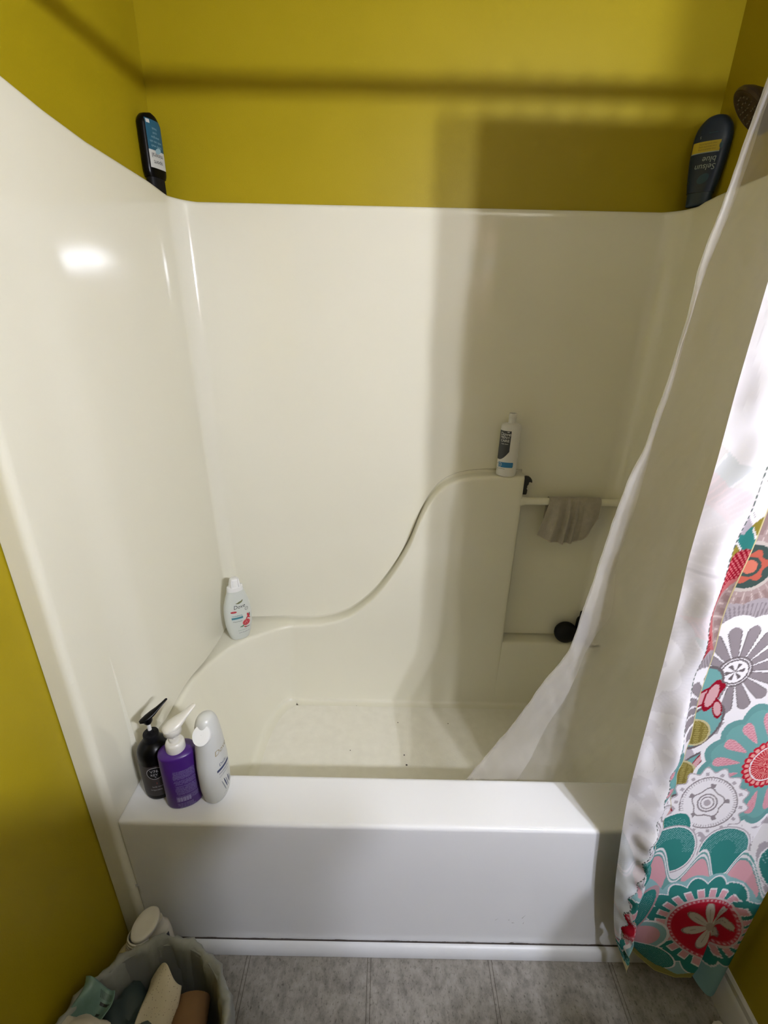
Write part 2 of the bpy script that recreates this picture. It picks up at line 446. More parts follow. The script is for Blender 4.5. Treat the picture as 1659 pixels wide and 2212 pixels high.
# ------------------------------------------------------------------ washcloth on the bar
def terry(name, c):
    t = NT(name)
    t.link(t.ramp(t.noise(60, 4), [(.3, tuple(x*.85 for x in c)+(1,)), (.7, tuple(c)+(1,))]), t.b.inputs['Base Color'])
    t.b.inputs['Roughness'].default_value = .95; t.b.inputs['Specular IOR Level'].default_value = .1
    t.b.inputs['Sheen Weight'].default_value = .3
    t.bump(t.noise(420, 3, .8), .8, .002); return t.m
def cloth():
    nu, nv = 70, 60
    XB, YBAR, ZBAR, R = 1.300, -.072, 1.012, .0150
    rows = []
    for j in range(nv+1):
        v = j/nv                       # 0 back hem .. 1 front hem
        row = []
        for i in range(nu+1):
            u = i/nu; w = u-.5
            Lf = .118+.026*math.sin(PI*min(1, u*1.15))-.070*max(0, u-.72)**1.5/.148; Lb = .070+.018*math.sin(PI*u)
            arc = PI*R; tot = Lf+Lb+arc; s = v*tot
            flare = 0
            if s < Lb: y = YBAR+R; z = ZBAR-(Lb-s); drop = Lb-s
            elif s < Lb+arc:
                a = (s-Lb)/R; y = YBAR+R*math.cos(a); z = ZBAR+R*math.sin(a)*1.1; drop = 0
            else: y = YBAR-R; z = ZBAR-(s-Lb-arc); drop = s-Lb-arc
            k = min(1, drop/.05)
            x = XB+w*(.176+.004*k)-.026*(1-u)**2*(drop/.12)*(y < YBAR)-.012*max(0, u-.8)/.2*(drop/.12)
            fold = .014*math.exp(-((u-.20)/.06)**2)+.022*math.exp(-((u-.40)/.030)**2)+.014*math.exp(-((u-.54)/.035)**2)+.006*math.exp(-((u-.8)/.1)**2)+.003*math.sin(u*9)+.0015*math.sin(u*23+2)
            if y < YBAR: y -= (.25+.75*k)*abs(fold)+.004*k
            else: y += k*abs(fold)*.35
            row.append((x, min(y, -.037), z))
        rows.append(row)
    m = MB(); m.grid(rows)
    o = m.build('washcloth', terry('tan_terry', (.47, .43, .36)))
    sd = o.modifiers.new('thick', 'SOLIDIFY'); sd.thickness = .0022; sd.offset = 0
    ss = o.modifiers.new('sub', 'SUBSURF'); ss.levels = 1; ss.render_levels = 1
    tag(o, 'beige terry washcloth draped over the moulded bar of the shower recess', 'washcloth')
    # hem
    h = MB(); h.tube([Vector(p)+Vector((0, -.0015, 0)) for p in rows[-1]], .0017, 6)
    ho = h.build('hem', terry('tan_hem', (.62, .57, .47)), o)
cloth()

# ------------------------------------------------------------------ bottles
def pump(m, base, zc, ang, r0, size=1.0, mi=0, shaft_mi=1, head_h=.030, stem=.02, noz=.046):
    """pump head: stem and a nozzle that rises outward; ang = plan angle of the nozzle"""
    x, y = base; c, s_ = math.cos(ang), math.sin(ang)
    m.tube([(x, y, zc), (x, y, zc+stem)], .0042*size, 14, shaft_mi)
    z = zc+stem
    m.grid([[(x+r*math.cos(2*PI*k/24), y+r*math.sin(2*PI*k/24), z+h) for k in range(24)] for h, r in
            ((0, .006*size), (.004, .0085*size), (.006, r0*.85), (.008, r0), (head_h*.55, r0), (head_h*.62, r0*.97))], True, mi, (True, True))
    top = z+head_h*.60
    P = []; Rr = []
    for t, rr, hh in ((-.35, .4, 0), (-.25, .75, .0), (0, 1.0, .002), (.25, .92, .006), (.5, .62, .011), (.75, .42, .017), (.95, .34, .022), (1.0, .22, .0225)):
        P.append((x+c*noz*t, y+s_*noz*t, top+hh*size)); Rr.append(r0*rr*.98)
    m.tube(P, Rr, 16, mi, flat=.55)

# --- shower gel on the corner shelf
def dove_gel():
    t = thing('shower_gel_bottle', 'white curved body wash bottle with pomegranate picture on corner ledge of tub', 'bottle', (.140, -.163, .4945), math.radians(30))
    B = Bottle([(0, .026, .016, 2.2), (.003, .031, .020, 2.2), (.03, .040, .024, 2.2), (.07, .0465, .027, 2.2), (.10, .0475, .0275, 2.2),
                (.13, .046, .027, 2.2), (.16, .040, .024, 2.2), (.183, .0330, .021, 2.1), (.196, .029, .019, 2.0), (.2, .0285, .019, 2)])
    bm = mat('pearl_white_plastic', (.66, .69, .64), .32)
    B.mb().build('body', bm, t, sharp=60)
    cap = Bottle([(.1985, .0288, .0193, 2), (.214, .0265, .018, 2), (.216, .0215, .0165, 2.1), (.232, .0175, .0145, 2.4), (.243, .0135, .0125, 2.6), (.2445, .0115, .0105, 2.6)])
    m = cap.mb(.003)
    for k in (-1, 1):       # two raised ridges with a scoop between
        m.tube([(k*.013, -.0150, .216), (k*.0125, -.0150, .232), (k*.0110, -.0110, .247)], [.0032, .003, .0026], 10)
    m.build('flip_cap', mat('gloss_white_cap', (.86, .86, .84), .2), t, sharp=50)
    f = lambda x, h: B.ptx(x, h, .0004)
    L = MB()
    mats = [M_INK, mat('olive_bird', (.17, .18, .08), .5), mat('red_print', (.50, .03, .05), .45), mat('teal_print', (.05, .22, .28), .5), mat('pale_pink_print', (.75, .35, .33), .5),
            mat('green_print', (.10, .22, .12), .5), mat('pale_blue_print', (.45, .62, .66), .5)]
    ell_patch(L, f, .006, .158, .010, .0035, 1, rot=.30); ell_patch(L, f, .014, .162, .005, .0022, 1, rot=.9); ell_patch(L, f, -.001, .1555, .007, .0018, 1, rot=-.05)
    text(L, f, 'Dove', .0200, .004, .142, 0.05, 0, sx=.92, slant=.18)
    ell_patch(L, f, .027, .128, .0062, .0068, 0, inner=.82, rings=1); text(L, f, '24', .006, .027, .128, 0, 0)
    ell_patch(L, f, -.018, .124, .0105, .0040, 2); text(L, lambda x, h: B.ptx(x, h, .0007), 'silky', .0045, -.018, .124, 0, 4)
    text(L, f, 'revitalizing', .0088, -.008, .108, 0, 3, sx=.95)
    patch(L, f, -.027, .012, .0945, .1020, 10, 2, 3); patch(L, f, -.027, .012, .0905, .0925, 10, 1, 6)
    text(L, f, 'Cleansing gel', .0060, -.008, .0845, 0, 0)
    ell_patch(L, f, .022, .072, .0145, .0135, 4); ell_patch(L, lambda x, h: B.ptx(x, h, .0006), .022, .072, .0125, .0115, 2, rot=.3)
    for k in range(14):
        a = rng.random()*6.28; r = rng.random()*.009
        ell_patch(L, lambda x, h: B.ptx(x, h, .0008), .022+r*math.cos(a), .072+r*math.sin(a), .0012, .0012, 4, n=8, rings=1)
    for (cx, ch, rx, rh, ro, mi) in ((.031, .098, .004, .010, .3, 2), (.026, .090, .0025, .008, -.6, 2), (.036, .100, .0016, .007, 0, 0), (.010, .062, .008, .0025, .7, 5), (.004, .060, .006, .002, .3, 5),
                                     (.016, .055, .006, .002, -.3, 2), (.024, .052, .010, .0014, 0, 0), (.033, .088, .002, .006, .9, 2)):
        ell_patch(L, f, cx, ch, rx, rh, mi, rot=ro)
    text(L, f, '22 FL OZ (650 mL)', .0048, .012, .033, 0, 0); text(L, f, 'micro moisture', .005, .006, .044, 0, 5)
    L.build('label', mats, t, smooth=False)
dove_gel()

# --- capless bottle on the tower
def tower_bottle():
    t = thing('shampoo_bottle', 'white bottle without a cap, dark grey and blue label, on raised ledge', 'bottle', (1.0565, -.0695, 1.1022), math.radians(-8))
    w, d = .0320, .0245
    B = Bottle([(0, w-.004, d-.004, 2.1), (.003, w-.001, d-.001, 2.2), (.006, w, d, 2.2), (.05, w, d, 2.2), (.155, w, d, 2.2), (.166, w-.001, d-.001, 2.2), (.171, w-.005, d-.004, 2.1), (.174, w-.013, d-.010, 2), (.1745, .012, .012, 2)])
    B.mb().build('body', mat('white_bottle_plastic', (.72, .71, .68), .35), t, sharp=60)
    m = MB(); prof = [(.174, .0125), (.176, .0118), (.190, .0118), (.1905, .0130), (.1925, .0130), (.193, .0118), (.198, .0118), (.1983, .0128), (.200, .0128), (.2003, .0118), (.205, .0116), (.2052, .0095), (.19, .0093)]
    m.grid([[(r*math.cos(2*PI*k/24), r*math.sin(2*PI*k/24), h) for k in range(24)] for h, r in prof], True)
    m.build('neck', mat('white_neck', (.70, .69, .66), .35), t, sharp=40)
    th0 = math.radians(-38)
    f = lambda u, h: B.pt(u, h, .0004, th0); f2 = lambda u, h: B.pt(u, h, .0008, th0)
    L = MB(); mats = [mat('charcoal_label', (.045, .05, .06), .45), mat('blue_label', (.03, .19, .42), .45), M_WHITE, M_INK]
    patch(L, f, -.030, .0185, lambda u: .057+.028*max(0, (u+.012)/.0305)**2.2 if u > -.012 else .057, .152, 24, 8, 0)
    text(L, f2, 'Dove', .0150, .002, .141, 0, 2, slant=.12); text(L, f2, 'MEN+', .0115, .0015, .1305, 0, 2); text(L, f2, 'CARE', .0115, .002, .120, 0, 2)
    text(L, f2, 'fresh clean', .005, .003, .110, 0, 2); patch(L, f2, .008, .014, .1475, .1495, 2, 1, 2)
    patch(L, f, -.012, .033, lambda u: .032+(.0035 if (u < -.0105 or u > .0315) else 0), lambda u: .0495-(.0035 if (u < -.0105 or u > .0315) else 0), 30, 3, 1)
    ell_patch(L, f2, -.0045, .0408, .0062, .0070, 2, inner=.86, rings=1); text(L, f2, '2in1', .0052, -.0045, .0408, 0, 2)
    patch(L, f, -.03, .012, .0268, .0276, 10, 1, 3); text(L, f, '2 in 1 shampoo', .0045, -.021, .044, 0, 3); text(L, f, '13.5 fl oz', .004, -.018, .022, 0, 3)
    L.build('label', mats, t, smooth=False)
tower_bottle()

# --- three bottles on the deck
def black_pump():
    t = thing('pump_bottle', 'black pump bottle with round emblem and grey label in the deck corner', 'bottle', (.1180, -.7500, HD), math.radians(12))
    r = .0375
    B = Bottle([(0, r-.004, r-.004, 2), (.003, r-.001, r-.001, 2), (.008, r, r, 2), (.125, r, r, 2), (.138, r-.002, r-.002, 2), (.150, r-.009, r-.009, 2), (.158, r-.018, r-.018, 2), (.161, .0145, .0145, 2)])
    B.mb().build('body', M_BLACK, t, sharp=60)
    m = MB(); m.grid([[(q*math.cos(2*PI*k/32), q*math.sin(2*PI*k/32), h) for k in range(32)] for h, q in ((.160, .0165), (.1625, .0175), (.178, .0172), (.180, .0165), (.181, .009), (.188, .008), (.189, .004))], True, 0, (True, True))
    m.build('collar', M_BLACKM, t, sharp=35)
    m = MB(); pump(m, (0, 0), .184, math.radians(38), .0105, 1.0, 0, 1, .026, .024, .050)
    m.build('pump', [M_BLACK, M_WHITE], t, sharp=60)
    th0 = math.radians(6); f = lambda u, h: B.pt(u, h, .0004, th0); f2 = lambda u, h: B.pt(u, h, .0007, th0)
    L = MB(); mats = [mat('dark_grey_label', (.030, .024, .025), .5), mat('silver_print', (.42, .42, .44), .5), mat('red_small_print', (.35, .05, .05), .5), M_BLACKM]
    patch(L, f, -.085, .085, .016, .112, 60, 4, 0)
    ell_patch(L, f2, 0, .090, .0185, .0185, 1, inner=.93, rings=1, n=40); ell_patch(L, f2, 0, .090, .0168, .0168, 3, n=30)
    f3 = lambda u, h: B.pt(u, h, .001, th0)
    text(L, f3, 'V76', .0115, -.001, .0965, 0, 1); text(L, f3, 'REY', .0095, -.002, .0855, 0, 1); text(L, f3, '\u00d7', .008, 0, .0785, 0, 1)
    text(L, f2, 'I', .009, 0, .058, 0, 2); text(L, f2, 'body wash', .0055, 0, .047, 0, 1); text(L, f2, 'invigorating', .0055, -.004, .037, 0, 1)
    L.build('label', mats, t, smooth=False)
black_pump()

def purple_pump():
    t = thing('pump_bottle', 'purple oval pump bottle with white pump, in front of black one', 'bottle', (.1865, -.7770, HD), math.radians(20))
    a, b = .0410, .0305
    B = Bottle([(0, a-.005, b-.005, 2.2), (.003, a-.001, b-.001, 2.2), (.007, a, b, 2.2), (.10, a, b, 2.2), (.156, a-.0005, b-.0005, 2.2), (.160, a-.0022, b-.0022, 2.2), (.1635, a-.010, b-.008, 2.1), (.1655, .020, .018, 2)])
    B.mb().build('body', mat('purple_plastic', (.055, .012, .16), .35), t, sharp=60)
    wm = mat('cream_pump_plastic', (.72, .70, .64), .3)
    m = MB(); m.grid([[(q*math.cos(2*PI*k/36), q*math.sin(2*PI*k/36), h) for k in range(36)] for h, q in ((.163, .0205), (.165, .0212), (.182, .0208), (.186, .0195), (.1885, .017), (.189, .0115), (.194, .0105), (.195, .006))], True, 0, (True, True))
    m.build('collar', wm, t, sharp=35)
    m = MB(); pump(m, (0, 0), .190, math.radians(28), .0195, 1.15, 0, 0, .036, .016, .058)
    m.build('pump', wm, t, sharp=60)
    th0 = math.radians(4); f = lambda u, h: B.pt(u, h, .0004, th0)
    L = MB(); lm = mat('lilac_print', (.30, .26, .46), .6)
    y = .122; k = 0
    while y > .030:
        w = .052 if k % 7 else .046
        s = ''.join(random.choice('aeionrstlcdm,uhp   ') for _ in range(46)) if y < .13 else ''
        text(L, f, s[:44], .0046, .008, y, 0, 0, sx=.50)
        y -= .0037; k += 1
        if k in (7, 11, 19): y -= .0028
    for i in range(16): patch(L, f, -.014+i*.0016, -.0134+i*.0016+.0005*(i % 3), .026, .040, 1, 1, 0)
    for k in range(5): text(L, f, 'made with care distributed by', .0042, .000+(.004 if k > 2 else 0), .020-k*.0032, 0, 0, sx=.55)
    L.build('label', lm, t, smooth=False)
purple_pump()

def tall_white():
    t = thing('conditioner_bottle', 'tall pearly white bottle with round disc cap, seen side-on on the deck', 'bottle', (.2600, -.7660, HD), math.radians(74))
    B = Bottle([(0, .024, .018, 2.2), (.003, .029, .022, 2.2), (.02, .036, .0265, 2.2), (.06, .041, .0285, 2.2), (.11, .0405, .029, 2.2), (.16, .036, .0275, 2.2),
                (.20, .0315, .0255, 2.2), (.225, .028, .0235, 2.2), (.243, .023, .020, 2.1), (.2535, .0145, .0130, 2), (.2565, .004, .004, 2)])
    B.mb().build('body', mat('grey_pearl_plastic', (.62, .63, .61), .30), t, sharp=70)
    # round white disc of the cap, set on the shoulder that faces the room
    c = Vector((-.0300, -.0088, .2270)); nrm = Vector((-.70, -.22, .68)).normalized(); u = nrm.cross(Vector((0, 0, 1))).normalized(); v = nrm.cross(u)
    m = MB(); rr = []
    for h, q in ((-.016, .0185), (.0005, .0195), (.0018, .0190), (.0022, .017), (.0016, .009), (.0016, .0005)):
        rr.append([c+nrm*h+u*q*math.cos(2*PI*k/40)+v*q*1.15*math.sin(2*PI*k/40) for k in range(40)])
    m.grid(rr, True, flip=False); m.build('disc_cap', mat('bright_white_cap', (.86, .87, .88), .25), t, sharp=45)
    f = lambda x, h: B.ptx(x, h, .0004)
    L = MB(); mats = [mat('navy_print', (.02, .035, .12), .5), mat('gold_print', (.36, .30, .16), .5), mat('grey_print', (.25, .27, .30), .5)]
    def fr(x, h): return B.ptx(x, h, .0004)
    text(L, fr, 'Dove', .020, .004, .158, 0, 1, slant=.15)
    text(L, fr, 'Daily', .0120, 0, .120, 0, 0); patch(L, fr, -.020, .022, .103, .110, 10, 1, 0); text(L, fr, 'moisture', .009, 0, .096, 0, 0); text(L, fr, 'conditioner', .0070, 0, .086, 0, 2)
    for k in range(5): ell_patch(L, fr, -.006+k*.006, .048+.004*(k % 2), .0014, .022-.002*k, 0 if k % 2 else 2, rot=.28-.03*k)
    text(L, fr, '12 FL OZ', .005, 0, .022, 0, 2)
    L.build('label', mats, t, smooth=False)
tall_white()

# --- bottles standing upside down on the top rim
def rim_black():
    t = thing('body_wash_bottle', 'black bottle with blue and white label, upside down in back left corner', 'bottle', (.0225, -.0640, 1.874), math.radians(68))
    B = Bottle([(0, .0235, .0125, 2.6), (.002, .0250, .0140, 2.8), (.035, .0245, .0140, 2.8), (.0355, .0285, .0150, 2.8), (.045, .0315, .0160, 3), (.06, .0325, .0165, 3), (.15, .0320, .0165, 3), (.160, .029, .0155, 2.8), (.171, .019, .0145, 2.6), (.175, .006, .012, 2.4)])
    Bb = Bottle(B.secs[3:]); Bb.mb().build('body', M_BLACK, t, sharp=60)
    Bottle(B.secs[:3]).mb().build('cap', M_BLACKM, t, sharp=50)
    f = lambda x, h: Bb.ptx(x, h, .0004); f2 = lambda x, h: Bb.ptx(x, h, .0008)
    L = MB(); mats = [mat('petrol_blue_label', (.012, .095, .16), .4), mat('label_white', (.55, .55, .52), .5), M_INK, mat('label_pale', (.25, .40, .46), .5)]
    patch(L, f, -.024, .026, .094, .160, 16, 8, 0); patch(L, f, -.024, .026, .055, .0945, 16, 6, 1)
    patch(L, f2, -.022, -.012, .150, .158, 3, 2, 1)
    text(L, f2, 'mineral', .0150, 0, .083, PI, 2, sx=.8); text(L, f2, 'sport', .0130, 0, .068, PI, 2)
    for k, s_ in enumerate(('body wash', 'with sea salt', 'energize', 'cool', 'fresh')): text(L, f2, s_, .0075, 0, .103+.0095*k, PI, 3)
    ell_patch(L, f2, .004, .0945, .010, .006, 3, rot=.5)
    L.build('label', mats, t, smooth=False)
rim_black()

def rim_blue():
    t = thing('shampoo_bottle', 'navy blue bottle with yellow stripe, upside down in back right corner', 'bottle', (1.4870, -.0610, 1.874), math.radians(-36))
    B = Bottle([(0, .026, .015, 2.4), (.002, .028, .017, 2.6), (.030, .030, .018, 2.6), (.0305, .032, .0185, 2.5), (.06, .037, .0195, 2.4), (.11, .0425, .0205, 2.4), (.145, .0435, .0205, 2.4), (.170, .040, .0195, 2.3), (.185, .032, .018, 2.2), (.196, .020, .0145, 2.1), (.200, .006, .006, 2)])
    B2 = Bottle(B.secs[3:]); B2.mb().build('body', mat('navy_plastic', (.004, .018, .055), .3), t, sharp=70)
    Bottle(B.secs[:3]).mb().build('cap', mat('navy_cap', (.010, .028, .055), .35), t, sharp=50)
    sk = lambda x: .26*x            # artwork runs slightly uphill
    f = lambda x, h: B2.ptx(x, h, .0004); f2 = lambda x, h: B2.ptx(x, h, .0008)
    L = MB(); mats = [mat('yellow_stripe', (.55, .42, .03), .45), mat('pale_print', (.34, .40, .42), .5), mat('blue_tint', (.01, .05, .10), .4), mat('olive_small_print', (.22, .17, .02), .5)]
    patch(L, f, -.040, .022, .118, .142, 16, 4, 0); patch(L, f2, -.040, .022, .1165, .1185, 14, 1, 1)
    ell_patch(L, f2, .024, .130, .004, .007, 2)
    for k in range(3): text(L, f2, 'treats dandruff & itching', .0050, -.006, .124+.006*k, PI, 3, sx=.8)
    text(L, f2, 'Selsun', .0185, -.002, .086, PI, 1, slant=.1); text(L, f2, 'blue', .0185, .004, .102, PI, 1, slant=.1)
    text(L, f2, '5', .008, -.026, .152, PI, 1); patch(L, f2, -.010, .010, .158, .160, 6, 1, 2)
    ell_patch(L, f2, .0, .060, .014, .010, 2, rot=.6)
    L.build('label', mats, t, smooth=False)
rim_blue()

# --- small dark hook beside the tower
def hook():
    # outline in (x, z) metres from the bottom left corner, taken as an extruded moulded piece
    o2 = [(0, 0), (.0150, 0), (.0170, .004), (.0175, .017), (.0150, .020), (.0142, .024), (.0160, .026), (.0150, .031), (.0165, .034), (.0195, .038), (.0195, .044), (.0240, .0475), (.0310, .0450),
          (.0290, .053), (.0240, .060), (.0170, .065), (.0080, .066), (.0020, .063), (.0005, .050), (.0015, .030)]
    cx, cz = .012, .033; rows = []
    for k, y in ((.80, -.0068), (.93, -.0060), (1, -.0035), (1, .0035), (.93, .0060), (.8, .0068)):
        rows.append([(cx+(x-cx)*(1 if k == 1 else k), y, cz+(z-cz)*(1 if k == 1 else 1-(1-k)*.35)) for x, z in o2])
    m = MB(); m.grid(rows, True, 0, (True, True), flip=True)
    o = m.build('hook', mat('dark_grey_plastic', (.025, .025, .022), .45), sharp=50)
    o.location = (1.1235, -.052, 1.0290)
    tag(o, 'small dark plastic hook hanging at the right edge of the raised ledge', 'hook')
hook()

# --- black ball and black bottle on the recess shelf
def black_pair():
    m = MB(); R = .0425; rows = []
    for i in range(25):
        a = -PI/2+PI*i/24; rows.append([(R*math.cos(a)*math.cos(2*PI*k/40)+1e-5, R*.82*math.cos(a)*math.sin(2*PI*k/40), R*math.sin(a)) for k in range(40)])
    m.grid(rows, True)
    o = m.build('bath_sponge', M_BLACKM); o.location = (1.362, -.0735, .4340+R)
    tag(o, 'round black bath sponge on the recess shelf behind the sheer liner edge', 'sponge')
    t = thing('toiletry_bottle', 'small black bottle half hidden by sheer liner, right of round sponge', 'bottle', (1.4240, -.062, .4345))
    B = Bottle([(0, .019, .019, 2), (.003, .022, .022, 2), (.085, .022, .022, 2), (.096, .0195, .0195, 2), (.102, .012, .012, 2)])
    B.mb().build('body', M_BLACKM, t, sharp=60)
    m = MB(); m.grid([[(q*math.cos(2*PI*k/24), q*math.sin(2*PI*k/24), h) for k in range(24)] for h, q in ((.101, .0135), (.103, .0145), (.124, .0140), (.127, .011), (.1275, .001))], True)
    m.build('cap', M_BLACKM, t, sharp=40)
black_pair()

# ------------------------------------------------------------------ shower head, rod, rings
def shower():
    t = thing('wall_shower', 'round dark bronze shower head on a wall arm beside the curtain liner', 'shower head', (1.5235, -.33, 2.06))
    bz = mat('oil_rubbed_bronze', (.045, .026, .014), .45, metal=.3, vary=.4, scale=60)
    m = MB(); m.grid([[(-h, q*math.cos(2*PI*k/30), q*math.sin(2*PI*k/30)) for k in range(30)] for h, q in ((-.0, .030), (.004, .029), (.009, .016), (.010, .010))], True, 0, (True, True), flip=True)
    m.build('flange', bz, t, sharp=40)
    m = MB(); m.tube([(-.005, 0, 0), (-.02, .008, .002), (-.035, .02, .0), (-.048, .035, -.010)], .0085, 16); m.build('arm', bz, t)
    d = Vector((-.62, .22, -.62)).normalized(); c0 = Vector((-.050, .038, -.012))
    u = d.cross(Vector((0, 0, 1))).normalized(); v = d.cross(u)
    m = MB(); rr = []
    for h, q in ((-.006, .011), (.010, .015), (.024, .020), (.040, .044), (.050, .054), (.056, .056), (.061, .054), (.062, .050), (.060, .046), (.060, .001)):
        rr.append([c0+d*h+u*q*math.cos(2*PI*k/40)+v*q*math.sin(2*PI*k/40) for k in range(40)])
    m.grid(rr, True); m.build('head', bz, t, sharp=40)
    m = MB()
    for ring, cnt in ((.012, 6), (.024, 12), (.037, 18)):
        for k in range(cnt):
            a = 2*PI*k/cnt; p = c0+d*.060+u*ring*math.cos(a)+v*ring*math.sin(a)
            m.tube([p, p+d*.003], [.0018, .0013], 8)
    m.build('nozzles', mat('grey_nozzle_rubber', (.16, .13, .10), .6), t)
shower()

YROD, ZROD = -.862, 2.085
rod = thing('curtain_rod', 'straight white tension rod across the alcove above the tub', 'curtain rod', (0, YROD, ZROD))
m = MB(); m.tube([(.012, 0, 0), (XR-.012, 0, 0)], .0135, 20); m.build('rod', M_CHROME, rod)
for x, s_ in ((.0005, 1), (XR-.0005, -1)):
    m = MB(); m.tube([(x, 0, 0), (x+s_*.006, 0, 0), (x+s_*.014, 0, 0)], [.028, .028, .018], 24); m.build('end_cap', M_WHITE, rod, sharp=40)

# ------------------------------------------------------------------ fabric shower curtain
# plan positions of the free fold (F) and of the turned-back hem edge (E) at each height
FZ = [.100, .163, .315, .485, .705, .892, 1.053, 1.148, 1.243, 1.388, 1.519, 1.632, 2.05]
FX = [1.279, 1.250, 1.213, 1.187, 1.164, 1.157, 1.151, 1.146, 1.140, 1.138, 1.134, 1.133, 1.130]
EZ = [.089, .179, .356, .498, .612, .712, .814, .905, 1.059, 1.152, 1.254, 1.40, 2.05]
EX = [1.2755, 1.268, 1.248, 1.244, 1.239, 1.237, 1.231, 1.225, 1.211, 1.206, 1.207, 1.214, 1.23]
GZ = [.08, .178, .302, .432, .551, .8, 1.3, 2.05]
GX = [1.405, 1.410, 1.416, 1.427, 1.445, 1.47, 1.475, 1.475]

def C8(r, g, b): return np.array(srgb(r, g, b)[:3])
WHITE_, LILAC, TEAL, DTEAL, LTEAL = C8(244, 242, 248), C8(186, 178, 188), C8(118, 172, 172), C8(58, 138, 134), C8(150, 196, 202)
PINK, RED, DRED, OLIVE, CORAL, GREY, DGREY = C8(228, 172, 184), C8(196, 36, 58), C8(150, 24, 44), C8(150, 138, 62), C8(214, 128, 112), C8(150, 142, 148), C8(112, 104, 108)
def paint_print(X, Z, lines=1.0):
    """printed floral cloth; X, Z in metres on the cloth"""
    c = np.tile(WHITE_, X.shape+(1,)).astype(float)
    def put(mask, col): c[mask] = col
    def ell(cx, cz, rx, rz, rot=0):
        dx, dz = X-cx, Z-cz; u = dx*math.cos(rot)+dz*math.sin(rot); v = -dx*math.sin(rot)+dz*math.cos(rot)
        return np.sqrt((u/rx)**2+(v/rz)**2), np.arctan2(v/rz, u/rx)
    def out(mask_r, lo, hi, col): put((mask_r > lo) & (mask_r < hi), col)
    # background: lilac clouds between the flowers
    bg = np.sin(X*61+1.3*np.sin(Z*33))+np.sin(Z*47+1.7*np.sin(X*41)+1); put(bg > .55, LILAC)
    lf = np.abs(np.sin(X*95+Z*40)*np.sin(Z*88-X*35)); put((bg > .55) & (lf > .83), WHITE_)
    put((np.abs(bg+.5) < .018*lines), GREY)
    # tiny leaf repeats
    def leaf(cx, cz, L, w, rot, fill, edge, dots=None):
        r, a = ell(cx, cz, L, w, rot); put(r < 1, fill)
        if dots is not None:
            put((r < .85) & (np.sin(X*1700)*np.sin(Z*1300+X*300) > .45), dots)
        put((r > .90) & (r < 1.04), edge)
    def rays(cx, cz, rx, rz, n, r0, r1, fill, edge, rot=0, sharp=.55, core=None):
        r, a = ell(cx, cz, rx, rz, rot); k = np.abs(np.sin(a*n/2))
        put((r > r0) & (r < r1*(.82+.18*k)) & (k > sharp*(.5+.5*(r-r0)/(r1-r0))), fill)
        put((r > r0) & (r < r1*(.82+.18*k)) & (np.abs(k-sharp*(.5+.5*(r-r0)/(r1-r0))) < .07), edge)
        return r, a
    # --- coral / red flower, top
    cx, cz = 1.228, 1.226
    r, a = ell(cx, cz, 1, 1)
    sc = .152+.010*np.abs(np.sin(a*9)); put(r < sc+.026, WHITE_)
    put((r < .185+.02*np.abs(np.sin(a*6+.4))) & (np.sin(a*6+.4)**2 > .25), OLIVE)
    put((r < .185+.02*np.abs(np.sin(a*6+.4))) & (r > .150) & (np.sin(a*6+.4)**2 <= .25), DTEAL)
    put((r < .19) & (np.abs(np.sin(a*6+.4)**2-.25) < .05), WHITE_)
    put(r < sc, DRED); put((r < sc) & (r > .118) & (np.sin(a*120) > .55), C8(214, 120, 126))
    put(r < .120+.006*np.abs(np.sin(a*9)), C8(190, 110, 112)); put((r < .116), C8(168, 148, 146))
    put((r < .116) & (np.abs(np.sin(a*13)) < .13), C8(206, 190, 186)); put((r < .112) & (r > .055) & (np.abs(np.sin(a*13)) > .72), C8(150, 128, 126))
    put(r < .045, C8(196, 186, 180)); put(r < .039, C8(66, 84, 80)); put((r < .027+.004*np.sin(a*6)), C8(186, 96, 80)); put((r < .018), C8(66, 84, 80)); put(r < .012, C8(206, 120, 100))
    # --- grey ray flower
    cx, cz = 1.268, 1.020
    r, a = ell(cx, cz, 1, 1.08)
    put(r < .130+.008*np.abs(np.sin(a*7)), C8(170, 162, 168)); put((r < .130) & (np.sin(a*110) > .3), C8(140, 132, 138))
    put(r < .103+.008*np.abs(np.sin(a*6)), WHITE_); rays(cx, cz, .090, .097, 15, .30, 1.0, GREY, DGREY, 0, .55)
    put((np.abs(r-.024) < .0015) | (np.abs(r-.030) < .0012), DGREY); put((r < .017) & (np.sin(a*6) > .2), DGREY)
    # --- teal butterfly leaves with red loops along the hem
    for (lx, lz, L, w, ro) in ((1.224, .985, .045, .030, 1.4), (1.246, .890, .058, .032, 1.3), (1.252, .765, .070, .028, 1.15), (1.250, .62, .052, .022, 1.2)):
        leaf(lx, lz, L, w, ro, TEAL, DGREY)
    for (lx, lz, L, w, ro) in ((1.232, .960, .040, .013, .9), (1.244, .965, .034, .011, 1.5), (1.262, .935, .022, .008, 1.9), (1.262, .790, .040, .007, 1.3), (1.256, .755, .018, .006, .8), (1.246, .650, .030, .009, 1.9), (1.262, .640, .034, .006, 1.3)):
        r, a = ell(lx, lz, L, w, ro); put(r < 1, C8(216, 170, 176)); put((r > .80) & (r < 1.1), DRED)
    for (lx, lz, rr) in ((1.240, .875, .026), (1.240, .765, .030)): leaf(lx, lz, rr, rr*1.25, .3, C8(132, 120, 62), C8(200, 190, 150), C8(186, 176, 110))
    # --- big teal flower with pink drops, right
    cx, cz = 1.402, .800
    r, a = ell(cx, cz, 1, 1.30)
    put(r < .128+.012*np.abs(np.sin(a*8)), WHITE_); put(r < .120+.012*np.abs(np.sin(a*8)), C8(108, 160, 160)); put(r < .108+.010*np.abs(np.sin(a*8)), TEAL)
    k = np.abs(np.cos(a*8)); t_ = (r-.056)/.050
